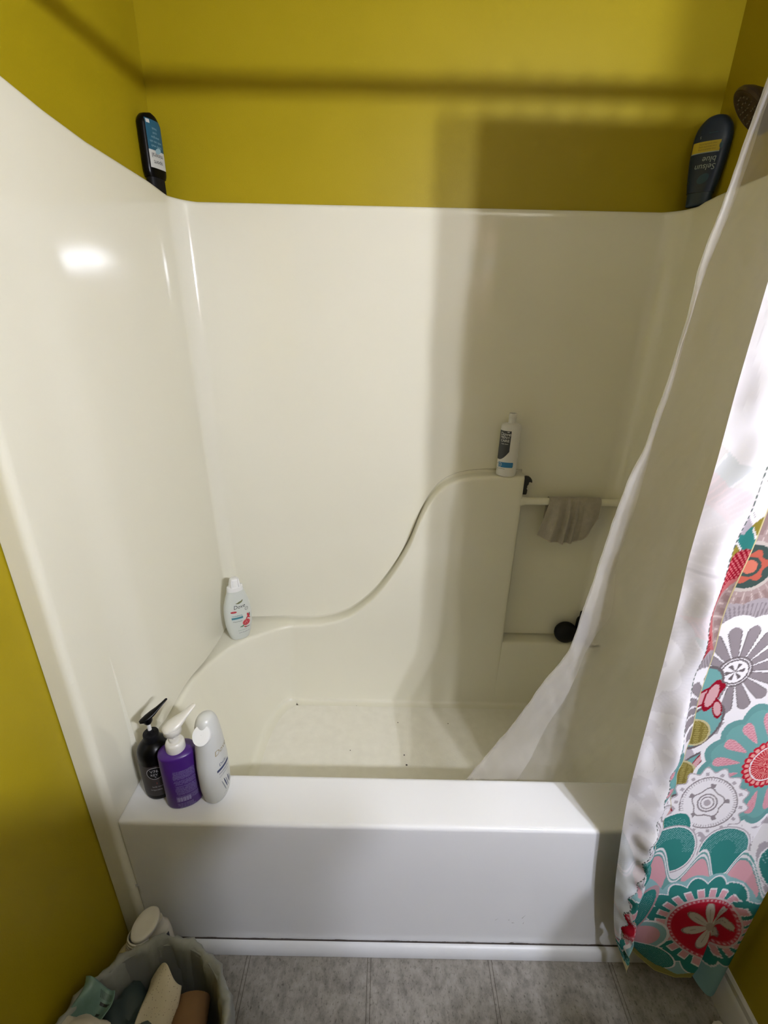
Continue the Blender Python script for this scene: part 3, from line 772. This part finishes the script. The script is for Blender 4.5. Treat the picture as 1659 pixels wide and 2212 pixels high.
    drop = (t_ > 0) & (t_ < 1) & (k > 1-.42*np.clip(t_*1.35, 0, 1)*np.sqrt(np.clip(1-t_**3, 0, 1))); put(drop, PINK)
    put(drop & (np.sin(X*1500+Z*300)*np.sin(Z*1350) > .35), C8(196, 112, 130))
    put(r < .046+.004*np.abs(np.sin(a*12)), RED); put((np.abs(r-.041) < .0035) & (np.abs(np.sin(a*12)) > .55), C8(236, 170, 164)); put((np.abs(r-.0345) < .0012), WHITE_); put((r < .033) & (np.sin(a*40) > .5), C8(236, 170, 164))
    # --- lace doily
    cx, cz = 1.318, .684
    r, a = ell(cx, cz, 1, 1.32, .35)
    put(r < .074+.006*np.sin(a*14), LILAC); put(r < .071+.006*np.sin(a*14), WHITE_); put((r > .060) & (r < .067) & (np.sin(a*14) > .75), LILAC)
    put((np.abs(r-.056) < .0013), GREY); put((r > .049) & (r < .0545) & (np.sin(a*64) > .3), C8(190, 184, 192)); put((np.abs(r-.030-.003*np.cos(a*5)) < .0014), GREY)
    put((r > .032) & (r < .042) & (np.cos(a*5+.5) > .82), GREY); put((np.abs(r-.019) < .0016), GREY); put((np.abs(r-.013) < .0012), GREY); put(r < .007, LILAC)
    # --- teal mounds, light-teal field, pink lenses
    r, a = ell(1.245, .535, .050, .125, -.25); put(r < 1.06, WHITE_); put(r < 1, DTEAL); put((r < .9) & (r > .3) & (np.sin(X*1300)*np.sin(Z*1000) > .72), LTEAL)
    for mx in (1.388, 1.508, 1.275):
        r, a = ell(mx, .545, .050, .070); put(r < 1.10, LILAC); put(r < 1.05, WHITE_); put(r < 1, DTEAL)
        put((r < .98) & (r > .50) & (Z > .54) & (np.sin(X*1250+Z*350)*np.sin(Z*900-X*200) > .50), LTEAL)
    zz = .490-.055*np.abs(np.sin((X-1.388)*PI/.100+0)); lobes = (Z < .500-.060*np.cos((X-1.348)*2*PI/.09)*-.5-.03)
    field = (Z < .505+.045*np.sin((X-1.326)*2*PI/.092)) & (Z > .06)
    put(field, WHITE_); put((Z < .497+.045*np.sin((X-1.326)*2*PI/.092)) & (Z > .06), TEAL)
    ph = np.sin((X-1.326)*2*PI/.092)
    put((Z < .480+.042*ph) & (Z > .425+.018*ph) & (ph > -.45), PINK); put((Z < .425+.018*ph) & (Z > .06), LTEAL)
    put((np.abs(Z-(.488+.044*ph)) < .0035), WHITE_)
    # --- large red flower near the bottom
    cx, cz = 1.398, .315
    r, a = ell(cx, cz, .066, .080, .15)
    put(r < 1.95+.12*np.abs(np.sin(a*8)), LTEAL); put((r < 1.72+.28*np.abs(np.sin(a*8))), WHITE_); put((r < 1.66+.28*np.abs(np.sin(a*8))), DTEAL)
    put((r < 1.52) & (np.abs(np.cos(a*11)) > .42*r-.02) , WHITE_); put((r > 1.12) & (r < 1.46) & (np.abs(np.cos(a*11)) > .50*r), PINK)
    put(r < 1.19, C8(222, 206, 210)); put(r < 1.12, C8(206, 84, 100)); put((np.abs(r-1.06) < .035) & (np.sin(a*46) > .1), PINK); put(r < 1.0, RED)
    r2, a2 = ell(cx+.010, cz+.008, 1, 1.3)
    k = np.abs(np.cos(a2*3.5)); put((r2 < .058*np.clip(k, 0, 1)**.8) & (r < .95), C8(206, 196, 188)); put((np.abs(r2-.056*k**.8) < .0018) & (r < .95), C8(150, 134, 130)); put((r2 < .040) & (np.abs(np.sin(a2*3.5)) < .06), C8(150, 134, 130)); put(r2 < .009, C8(176, 160, 150))
    # --- bottom left: pink lens and teal mound
    r, a = ell(1.290, .235, .040, .060, -.4); put(r < 1.12, WHITE_); put(r < 1, LTEAL); put(r < .72, PINK)
    r, a = ell(1.318, .165, .048, .040); put(r < 1.08, WHITE_); put(r < 1, DTEAL); put((r < .95) & (np.sin(X*1200)*np.sin(Z*1000) > .55), LTEAL)
    r, a = ell(1.258, .30, .020, .11, -.15); put(r < 1.15, C8(196, 160, 168)); put(r < 1, DTEAL); put((r < .85) & (np.sin(X*1200)*np.sin(Z*1000) > .7), LTEAL)
    return c*np.array([.93, .92, .92])

def curtain_mat():
    t = NT('printed_cotton')
    at = t.add('ShaderNodeVertexColor'); at.layer_name = 'print'
    w1 = t.add('ShaderNodeTexWave'); w1.inputs['Scale'].default_value = 900
    t.link(t.coord(), w1.inputs['Vector'])
    mx = t.add('ShaderNodeMixRGB', blend_type='MULTIPLY'); mx.inputs[0].default_value = .08
    t.link(at.outputs[0], mx.inputs[1]); t.link(w1.outputs['Color'], mx.inputs[2])
    df = t.add('ShaderNodeBsdfDiffuse'); tl = t.add('ShaderNodeBsdfTranslucent'); ms = t.add('ShaderNodeMixShader'); ms.inputs[0].default_value = .12
    t.link(mx.outputs[0], df.inputs[0]); t.link(mx.outputs[0], tl.inputs[0])
    b = t.add('ShaderNodeBump'); b.inputs['Strength'].default_value = .35; b.inputs['Distance'].default_value = .002
    t.link(t.noise(38, 4), b.inputs['Height']); t.link(b.outputs[0], df.inputs['Normal'])
    t.link(df.outputs[0], ms.inputs[1]); t.link(tl.outputs[0], ms.inputs[2]); t.link(ms.outputs[0], t.out.inputs[0])
    return t.m

def npspl(xs, ys, z): return np.array([spline(xs, ys, float(q)) for q in z])
def curtain():
    V = []; Fc = []; Cc = []; base = 0
    def patchg(P, col):
        nonlocal base
        R, n, _ = P.shape
        V.append(P.reshape(-1, 3)); Cc.append(col.reshape(-1, 3))
        i, j = np.meshgrid(np.arange(R-1), np.arange(n-1), indexing='ij'); a = base+i*n+j
        Fc.append(np.stack([a, a+1, a+n+1, a+n], -1).reshape(-1, 4)); base += R*n
    # -- printed layer (behind), fine for the part in view
    def print_pos(s, z):
        """s 0 at the fold F .. 1 at the ridge G ; z height -> x, y"""
        F = npspl(FZ, FX, z)[:, None]; G = npspl(GZ, GX, z)[:, None]
        x = F+(G-F)*s[None, :]
        zz = z[:, None]*np.ones_like(x)
        low = np.clip((.75-zz)/.62, 0, 1)**1.4
        y = -.892-.018*np.sin(PI*np.clip(s, 0, 1))[None, :]*(1-low) - low*.062*s[None, :]**.8 - .004*np.sin(s*9)[None, :]*(1-low) - .0035*np.sin(zz*14+x*30)*(s[None, :])
        return x, y, zz
    zlist = np.concatenate([np.arange(.085, 1.36, .0017), np.arange(1.36, 2.06, .01)])
    s = np.linspace(0, 1, 190)
    x, y, zz = print_pos(s, zlist)
    # bottom hem rises to both sides
    zb = np.interp(x[0], [1.26, 1.29, 1.34, 1.38, 1.41], [.165, .142, .112, .118, .150])
    zz2 = zb[None, :]+(zz-.085)*(2.055-zb[None, :])/(2.055-.085)
    col = paint_print(x, zz2)
    hem = zz2 < zb[None, :]+.020+.004*np.sin(x*90); col[hem] = C8(150, 146, 88)
    hem2 = zz2 < zb[None, :]+.003; col[hem2] = C8(196, 186, 120)
    patchg(np.stack([x, y, zz2], -1), col)
    # -- beyond the ridge the cloth turns back towards the right wall
    xg, yg = x[:, -1], y[:, -1]
    sel = slice(0, None, 2); q = np.linspace(0, 1, 60)
    xx = xg[sel, None]+(1.506-xg[sel, None])*q[None, :]; yy = yg[sel, None]+(-.925-yg[sel, None])*np.sin(np.clip(q*3, 0, 1)*PI/2)[None, :]-.030*np.clip(1-(zz2[sel, -1][:, None]-.15)/.9, 0, 1)*np.sin(np.clip((q-.3)/.7, 0, 1)*PI)[None, :]
    zg = zz2[sel, -1][:, None]-.075*np.sin(q*PI*.75)[None, :]*np.clip(1-(zz2[sel, -1][:, None]-.15)/1.0, 0, 1)
    patchg(np.stack([xx, yy, zg], -1), paint_print(xx+.0, zg+.0))
    # -- turned-back flap in front: reverse side, faint print, with the printed hem at its free edge
    zl = np.concatenate([np.arange(.089, 1.45, .003), np.arange(1.45, 2.06, .012)])
    q = np.linspace(0, 1, 76)
    F = npspl(FZ, FX, zl)[:, None]; E = npspl(EZ, EX, zl)[:, None]
    zz = zl[:, None]*np.ones((1, len(q)))
    rip = np.clip((.75-zz)/.3, 0, 1)
    E = E+.0045*np.sin(zl*95)[:, None]*np.clip((.9-zl)/.3, 0, 1)[:, None]+.002*np.sin(zl*31)[:, None]
    x = F+(E-F)*q[None, :]
    y = -.892-.030*np.sin(q*PI*.62)[None, :]-.007*np.sin(q*8+zz*4)*q[None, :]-.004*rip*np.sin(zz*95+q*3)*q[None, :]**2
    wr = .0035*np.sin(zz*23+q*6)*np.sin(q*PI)[None, :]+.003*np.sin(zz*51-q*9)*np.sin(q*PI)[None, :]
    y = y+wr
    ll = paint_print(2*F-x+.03, zz); faint = WHITE_*.80+ll*.20
    w = (E-F); band = (1-q[None, :])*w
    faint[band < .0014] = C8(206, 196, 150)
    strip = (band < .0185) & (band >= .0014)
    hp = paint_print(1.30+band*1.6+.02*np.sin(zz*7), zz*1.05+.03); faint[strip] = hp[strip]
    faint[(band >= .0185) & (band < .0200) & (np.sin(zz*1500) > -.6)] = C8(96, 108, 104)
    seam = (np.abs(zz-1.212) < .0035); faint[seam & (band > .02)] *= .86
    patchg(np.stack([x, y, zz], -1), faint)
    V_ = np.concatenate(V); F_ = np.concatenate(Fc); C_ = np.concatenate(Cc)
    me = bpy.data.meshes.new('fabric'); me.vertices.add(len(V_)); me.vertices.foreach_set('co', V_.astype(np.float32).ravel())
    me.loops.add(F_.size); me.polygons.add(len(F_))
    me.loops.foreach_set('vertex_index', F_.astype(np.int32).ravel())
    me.polygons.foreach_set('loop_start', (np.arange(len(F_))*4).astype(np.int32)); me.update(calc_edges=True)
    ca = me.color_attributes.new('print', 'FLOAT_COLOR', 'POINT')
    ca.data.foreach_set('color', np.concatenate([C_, np.ones((len(C_), 1))], 1).astype(np.float32).ravel())
    t = thing('shower_curtain', 'floral printed fabric shower curtain bunched at right with its edge turned back', 'shower curtain', (0, 0, 0))
    link('fabric', me, curtain_mat(), t)
    for k in range(8):
        xk = lerp(1.14, 1.49, k/7)
        pts = [(xk+.004*math.sin(a), YROD+.021*math.sin(a), ZROD-.004+.026*math.cos(a)) for a in [2*PI*i/20 for i in range(21)]]
        mm = MB(); mm.tube(pts, .0017, 8); mm.build('ring', M_CHROME, t)
curtain()

# ------------------------------------------------------------------ sheer liner hanging inside the tub
def liner_mat():
    t = NT('sheer_liner')
    at = t.add('ShaderNodeVertexColor'); at.layer_name = 'haze'
    sepc = t.add('ShaderNodeSeparateColor'); t.link(at.outputs[0], sepc.inputs[0])
    df = t.add('ShaderNodeBsdfDiffuse'); df.inputs[0].default_value = (.90, .88, .86, 1)
    tl = t.add('ShaderNodeBsdfTranslucent'); tl.inputs[0].default_value = (.90, .88, .86, 1)
    gl = t.add('ShaderNodeBsdfGlossy'); gl.inputs['Roughness'].default_value = .42; gl.inputs[0].default_value = (.9, .9, .9, 1)
    tr = t.add('ShaderNodeBsdfTransparent'); tr.inputs[0].default_value = (.97, .96, .94, 1)
    m1 = t.add('ShaderNodeMixShader'); m1.inputs[0].default_value = .35; t.link(df.outputs[0], m1.inputs[1]); t.link(tl.outputs[0], m1.inputs[2])
    m2 = t.add('ShaderNodeMixShader'); m2.inputs[0].default_value = .05; t.link(m1.outputs[0], m2.inputs[1]); t.link(gl.outputs[0], m2.inputs[2])
    m3 = t.add('ShaderNodeMixShader')
    n = t.noise(7, 1, .5, stretch=(1, 1, .5)); f = t.mathn('MULTIPLY', sepc.outputs[0], t.mathn('ADD', t.mathn('MULTIPLY', n, .7), .72))
    t.link(f, m3.inputs[0]); t.link(tr.outputs[0], m3.inputs[1]); t.link(m2.outputs[0], m3.inputs[2])
    t.link(m3.outputs[0], t.out.inputs[0]); return t.m
def liner():
    LZ = [.18, .30, .450, .575, .681, .808, .922, 1.037, 1.161, 1.308, 1.394, 1.472, 1.576, 1.662, 1.733, 1.811, 1.857, 2.06]
    LX = [.80, .83, .883, .935, .977, 1.022, 1.061, 1.068, 1.074, 1.080, 1.092, 1.096, 1.100, 1.095, 1.099, 1.105, 1.109, 1.13]
    HZ = [.18, .464, .579, .700, .854, .963, 1.014, 1.162, 1.281, 1.353, 1.50, 2.06]
    HX = [.95, 1.022, 1.045, 1.069, 1.096, 1.112, 1.126, 1.110, 1.108, 1.108, 1.106, 1.135]
    zl = np.concatenate([np.arange(.18, 2.06, .005)])
    def wr(x, z): return .0040*mnoise.noise(Vector((x*16, z*5, 3.1)))+.0022*mnoise.noise(Vector((x*45+z*14, z*13, 8.2)))+.0016*abs(mnoise.noise(Vector((x*70-z*30, z*22, 1.7))))
    yl = np.where(zl > .5, -.6416-.09677*zl, -.690+.0*zl); yl = np.where(zl < .5, -.690+(.5-zl)*.10, yl)
    L = npspl(LZ, LX, zl); H = npspl(HZ, HX, zl)
    m = MB(); hz = []
    q1 = np.linspace(0, 1, 16); q2 = np.linspace(0, 1, 130)
    rows = []
    for k, z in enumerate(zl):
        row = []
        f = smooth01((z-.45)/.9)
        for q in q1:                       # turned-over edge, in front
            x = H[k]+(L[k]-H[k])*q; y = yl[k]-.006*math.sin(PI*min(1, (1-q)+.25))-.003*math.sin(z*26+q*5)*(1-q)+wr(x, z)
            row.append((x, y, z)); hz.append(.33 if q < .95 else .45)
        for q in q2[1:]:
            x = L[k]+(1.505-L[k])*q
            amp = lerp(.011, .024, f)*smooth01(q*6)
            y = yl[k]+.004+amp*(math.sin(q*lerp(13, 22, f)+z*1.1)*.6+.4*math.sin(q*31+z*2.3))*.7+.0015*math.sin(z*33+q*12)*smooth01(q*5)+1.3*wr(x, z)
            if z < .52: y = max(y, -.690+(.5-z)*.08)
            row.append((x, y, z)); hz.append(.30 if q > .02 else .42)
        rows.append(row)
    m.grid(rows)
    me = bpy.data.meshes.new('shower_liner'); me.from_pydata(m.v, [], m.f); me.update()
    ca = me.color_attributes.new('haze', 'FLOAT_COLOR', 'POINT')
    ca.data.foreach_set('color', [c for h in hz for c in (h, h, h, 1)])
    o = link('shower_liner', me, liner_mat())
    tag(o, 'sheer white shower liner hanging inside the tub with a turned-over edge', 'shower liner')
liner()

# ------------------------------------------------------------------ waste bin, trash and the bottles behind it
BC, BR, BH = (.200, -1.125), .163, .280
bt = thing('waste_bin', 'round waste bin lined with a thin pale bag beside the tub apron', 'waste bin', (BC[0], BC[1], 0))
m = MB(); rr = []
for h, q in ((.001, .001), (.001, .120), (.004, .125), (.12, .140), (.262, .157), (.270, .162), (.276, .161), (.276, .156), (.262, .153), (.12, .136), (.008, .121), (.008, .001)):
    rr.append([(q*math.cos(2*PI*k/48), q*math.sin(2*PI*k/48), h) for k in range(48)])
m.grid(rr, True); m.build('bin_body', mat('grey_bin_plastic', (.22, .23, .23), .5), bt, sharp=50)
def bag_mat():
    t = NT('thin_plastic_bag'); t.b.inputs['Base Color'].default_value = (.42, .44, .43, 1); t.b.inputs['Roughness'].default_value = .4
    t.b.inputs['Alpha'].default_value = .62; t.bump(t.noise(45, 5, .6), .5, .003)
    t.link(t.ramp(t.noise(14, 4), [(.3, (.36, .38, .37, 1)), (.7, (.48, .50, .48, 1))]), t.b.inputs['Base Color']); return t.m
m = MB(); rows = []; nb = 96
for j, (h, q) in enumerate(((.135, .168), (.17, .171), (.205, .170), (.24, .1705), (.262, .1725), (.280, .1715), (.286, .166), (.283, .158), (.270, .1525), (.23, .149), (.17, .143), (.10, .137))):
    rows.append([((q+.0035*math.sin(k*.9+j*.5)+.0025*math.sin(k*2.3+j))*math.cos(2*PI*k/nb), (q+.0035*math.sin(k*.9+j*.5)+.0025*math.sin(k*2.3+j))*math.sin(2*PI*k/nb),
                  h+(.006*math.sin(k*.31)+.003*math.sin(k*1.7) if j < 8 else 0)+(.012*math.sin(k*.5) if j == 0 else 0)) for k in range(nb)])
m.grid(rows, True); m.build('bag_liner', bag_mat(), bt)

def crumple(name, loc, size, m_, label, cat, seed, flat=.7, rough=.35, rot=(0, 0, 0), n=22, freq=3):
    r_ = np.random.default_rng(seed); mb = MB(); rows = []
    ph = r_.random(12)*6
    for i in range(n+1):
        a = -PI/2+PI*i/n; row = []
        for k in range(2*n):
            b = 2*PI*k/(2*n); d = Vector((math.cos(a)*math.cos(b), math.cos(a)*math.sin(b), math.sin(a)))
            f = 1+rough*(abs(math.sin(d.x*freq+ph[0]+d.z*2))-.5)+rough*.6*(abs(math.sin(d.y*freq*1.9+ph[1]+d.x*3))-.5)+rough*.35*math.sin(d.z*freq*3.1+ph[2]+d.y*6)
            if i in (0, n): f = 1
            row.append((d.x*size[0]*f, d.y*size[1]*f, d.z*size[2]*f))
        rows.append(row)
    mb.grid(rows, True)
    o = mb.build(name, m_, sharp=35); o.location = loc; o.rotation_euler = rot
    return tag(o, label, cat)
M_TISSUE = mat('white_tissue', (.62, .58, .50), .9, .1, bump=.5, bscale=90)
M_TOWEL = None
def towel_mat():
    t = NT('dotted_paper_towel')
    v = t.add('ShaderNodeTexVoronoi'); v.inputs['Scale'].default_value = 190; t.link(t.coord(), v.inputs['Vector'])
    t.link(t.ramp(v.outputs['Distance'], [(.10, (.30, .26, .20, 1)), (.24, (.62, .56, .44, 1))]), t.b.inputs['Base Color']); t.b.inputs['Roughness'].default_value = .95
    t.b.inputs['Specular IOR Level'].default_value = .1
    t.bump(t.noise(60, 4), .4, .002); return t.m
# folded paper towel: an upright bent sheet
def sheet(name, pts_fn, m_, label, cat, nu=26, nv=26, th=.0016):
    mb = MB(); mb.grid([[pts_fn(i/nu, j/nv) for i in range(nu+1)] for j in range(nv+1)])
    o = mb.build(name, m_); s_ = o.modifiers.new('t', 'SOLIDIFY'); s_.thickness = th; s_.offset = 0
    return tag(o, label, cat)
def tw(u, v):
    x = .158+.075*u+.010*math.sin(v*4+1)+.018*v*(1-u); y = -1.010-.105*v+.016*math.sin(u*5); z = .232+.022*math.sin(PI*u)+.020*math.sin(v*3.5+u*2)-.020*v
    return (x, y, z)
sheet('paper_towel', tw, towel_mat(), 'crumpled cream paper towel with tiny dots standing in the waste bin', 'paper towel')
crumple('tissue', (.205, -1.170, .222), (.060, .060, .045), M_TISSUE, 'crumpled cream tissue below the dotted paper towel in the bin', 'tissue', 3, rough=.4)
crumple('tissue', (.070, -1.118, .268), (.062, .034, .026), mat('tissue_left', (.56, .52, .45), .9, .1, bump=.5, bscale=80), 'large white tissue spilling over the left side of the waste bin', 'tissue', 9, rough=.25)
# cardboard roll
m = MB(); a_, b_ = Vector((.262, -1.030, .205)), Vector((.290, -1.205, .205))
m.tube([a_.lerp(b_, k/6) for k in range(7)], .036, 32, caps=(False, False)); m.tube([b_.lerp(a_, k/6) for k in range(7)], .0345, 32, caps=(False, False))
tag(m.build('cardboard_tube', mat('brown_cardboard', (.20, .115, .06), .85, .1, vary=.15), sharp=50), 'brown cardboard tube lying in the bin right of the paper towel', 'cardboard tube')
# dark blue-grey bag
crumple('plastic_bag', (.150, -1.110, .185), (.085, .090, .045), mat('dark_blue_bag', (.035, .055, .060), .35, bump=.4, bscale=30), 'crumpled dark blue-grey plastic bag under the papers in the bin', 'plastic bag', 21, rough=.35)
crumple('wrapper', (.145, -1.185, .215), (.050, .025, .035), mat('orange_brown_wrapper', (.16, .08, .035), .6), 'small brown wrapper at the bottom of the frame in the bin', 'wrapper', 5, rough=.2)
# teal wrapper with printed bars
def wrap_(u, v): return (.050+.062*u+.006*math.sin(v*7), -1.030-.085*v-.012*u, .292-.020*u-.030*v+.012*math.sin(u*6+v*3))
tm = NT('teal_wrapper'); tm.link(tm.ramp(tm.noise(30, 3), [(.3, (.11, .20, .18, 1)), (.7, (.17, .29, .26, 1))]), tm.b.inputs['Base Color']); tm.b.inputs['Roughness'].default_value = .35
w_ = sheet('teal_wrapper', wrap_, tm.m, 'crumpled teal wrapper with black bars on the left edge of the bin', 'wrapper', th=.001)
m = MB()
for k, (u0, v0, du, dv) in enumerate([(.55, .25, .35, .05), (.60, .42, .30, .04), (.62, .60, .16, .05), (.80, .60, .12, .05), (.50, .78, .2, .04)]):
    patch(m, lambda u, v: Vector(wrap_(u, v))+Vector((.0008, -.0008, .0014)), u0, u0+du, v0, v0+dv, 6, 2)
for k in range(10): patch(m, lambda u, v: Vector(wrap_(u, v))+Vector((.0008, -.0008, .0014)), .52+k*.04, .532+k*.04, .08, .20, 1, 2)
m.build('printed_bars', M_INK, w_, smooth=False)

# floor bottles in the corner behind the bin
def corner_bottles():
    cream = mat('cream_white_plastic', (.60, .57, .50), .4)
    t = thing('cleaner_bottle', 'large white cleaner bottle with oval top leaning in corner behind the bin', 'bottle', (.092, -.952, 0), math.radians(-42))
    B = Bottle([(0, .040, .026, 2.4), (.004, .045, .030, 2.4), (.10, .048, .033, 2.4), (.17, .046, .032, 2.3), (.205, .036, .029, 2.1), (.222, .024, .024, 2), (.226, .022, .022, 2)])
    B.mb().build('body', cream, t, sharp=60)
    m = MB()
    for k in range(4): m.grid([[(q*math.cos(2*PI*i/28), q*math.sin(2*PI*i/28), .226+k*.007+h) for i in range(28)] for h, q in ((0, .021), (.001, .0235), (.005, .0235), (.006, .021), (.007, .021))], True)
    m.build('ribbed_neck', cream, t, sharp=40)
    m = MB(); n2 = 36; c = Vector((.004, .012, .272)); nrm = Vector((.10, -.40, .90)).normalized(); u = Vector((1, 0, 0)); u = (u-nrm*u.dot(nrm)).normalized(); v = nrm.cross(u)
    m.grid([[c+nrm*h+u*.025*q*math.cos(2*PI*k/n2)+v*.036*q*math.sin(2*PI*k/n2) for k in range(n2)] for h, q in ((-.018, .80), (-.012, .95), (0, 1.0), (.003, .97), (.0045, .90), (.003, .5), (.0025, .01))], True, 0, (True, False))
    m.build('oval_cap', cream, t, sharp=50)
    L = MB(); f = lambda x, h: B.ptx(x, h, .0006); ell_patch(L, f, -.010, .130, .016, .034, 0, rot=-.3)
    L.build('dark_label', M_INK, t, smooth=False)
    t.location = (.060, -1.010, .012); t.rotation_euler = (math.radians(-19), math.radians(5), math.radians(-20))
    t = thing('storage_bottle', 'white bottle with a dark navy label between cleaner bottle and tub', 'bottle', (.1230, -.8950, 0), math.radians(30))
    B = Bottle([(0, .023, .018, 2.2), (.004, .026, .021, 2.2), (.15, .027, .022, 2.2), (.19, .024, .020, 2.1), (.205, .015, .015, 2), (.225, .014, .014, 2), (.2255, .001, .001, 2)])
    B.mb().build('body', cream, t, sharp=60)
    L = MB(); f = lambda x, h: B.ptx(x, h, .0006); patch(L, f, -.020, .020, .09, .18, 12, 6, 0); text(L, lambda x, h: B.ptx(x, h, .001), 'S', .03, 0, .135, 0, 1)
    L.build('label', [mat('navy_label', (.012, .012, .03), .4), M_WHITE], t, smooth=False)
corner_bottles()
crumple('paper_scrap', (1.490, -.985, .006), (.014, .010, .006), M_TISSUE, 'small crumpled paper scrap on the floor beside the right baseboard', 'paper scrap', 31, n=10)

# ------------------------------------------------------------------ behind the camera: two added shade blockers and the vanity light
vc = thing('shade_blocker_tall', 'unseen tall cabinet shape added behind the camera to block light', 'cabinet', (0, 0, 0))  # added blocker: throws shade on the lower left wall and apron
M_CAB = mat('cabinet_paint', (.30, .27, .22), .5); M_CTOP = mat('counter_stone', (.26, .24, .21), .35)
MB().box((.42, -2.10, .0), (1.17, -1.69, 1.50)).build('cabinet_body', M_CAB, vc, smooth=False)
MB().box((.44, -1.689, .04), (.79, -1.675, 1.48)).build('door', M_CAB, vc, smooth=False)
MB().box((.80, -1.689, .04), (1.15, -1.675, 1.48)).build('door', M_CAB, vc, smooth=False)
MB().box((.40, -2.12, 1.50), (1.19, -1.67, 1.53)).build('top', M_CTOP, vc, smooth=False)
vb = thing('shade_blocker_counter', 'unseen cabinet shape with rounded counter end added to shade the lower right', 'cabinet', (0, 0, 0))  # added blocker: keeps light off the floor and right wall
MB().box((1.40, -2.0, .0), (2.2, -1.44, 1.01)).build('cabinet_body', M_CAB, vb, smooth=False)
MB().box((1.44, -1.438, .06), (1.80, -1.425, .97)).build('door', M_CAB, vb, smooth=False)
m = MB(); out = [(2.2, -1.40), (1.368, -1.40), (1.368, -1.60)]+[(1.290+.076*math.cos(a), -1.61+.078*math.sin(a)) for a in [PI*k/12 for k in range(13)]]+[(1.214, -2.0), (2.2, -2.0)]  # rounded end shaped to cast an arc of shade on the floor
m.grid([[(x, y, 1.015) for x, y in out], [(x, y, 1.05) for x, y in out]], True, 0, (True, True), flip=False); m.build('countertop', M_CTOP, vb, smooth=False)

fx = thing('vanity_light', 'wall-mounted vanity light bar with round bulbs behind the camera', 'light', (1.46, YB, 2.01))
MB().box((-.30, .001, -.055), (.46, .03, .055)).build('back_plate', M_CHROME, fx, smooth=False)
def glow(name, col, s):
    t = NT(name); e = t.add('ShaderNodeEmission'); e.inputs[0].default_value = (*col, 1); e.inputs[1].default_value = s
    t.link(e.outputs[0], t.out.inputs[0]); return t.m
def bulb(x, power, col, r=.032):
    m = MB(); rows = []
    for i in range(13):
        a = -PI/2+PI*i/12; rows.append([(x+r*math.cos(a)*math.cos(2*PI*k/24), .112+r*math.cos(a)*math.sin(2*PI*k/24), r*math.sin(a)) for k in range(24)])
    m.grid(rows, True); m.build('bulb', glow('bulb_glow', col, power/(4*PI*r*r*PI)), fx)
    m = MB(); m.tube([(x, .03, 0), (x, .075, 0)], .022, 20); m.build('socket', M_CHROME, fx, sharp=40)
COOL = (.94, .97, 1.10)
bulb(.155, 19, COOL); bulb(.0, 12.5, COOL)

w = bpy.data.worlds.new('world'); scene.world = w; w.use_nodes = True
w.node_tree.nodes['Background'].inputs[0].default_value = (.8, .85, 1, 1); w.node_tree.nodes['Background'].inputs[1].default_value = .02

vs = scene.view_settings
vs.view_transform = 'Standard'; vs.look = 'None'; vs.gamma = 1; vs.exposure = 2.03; vs.use_curve_mapping = False
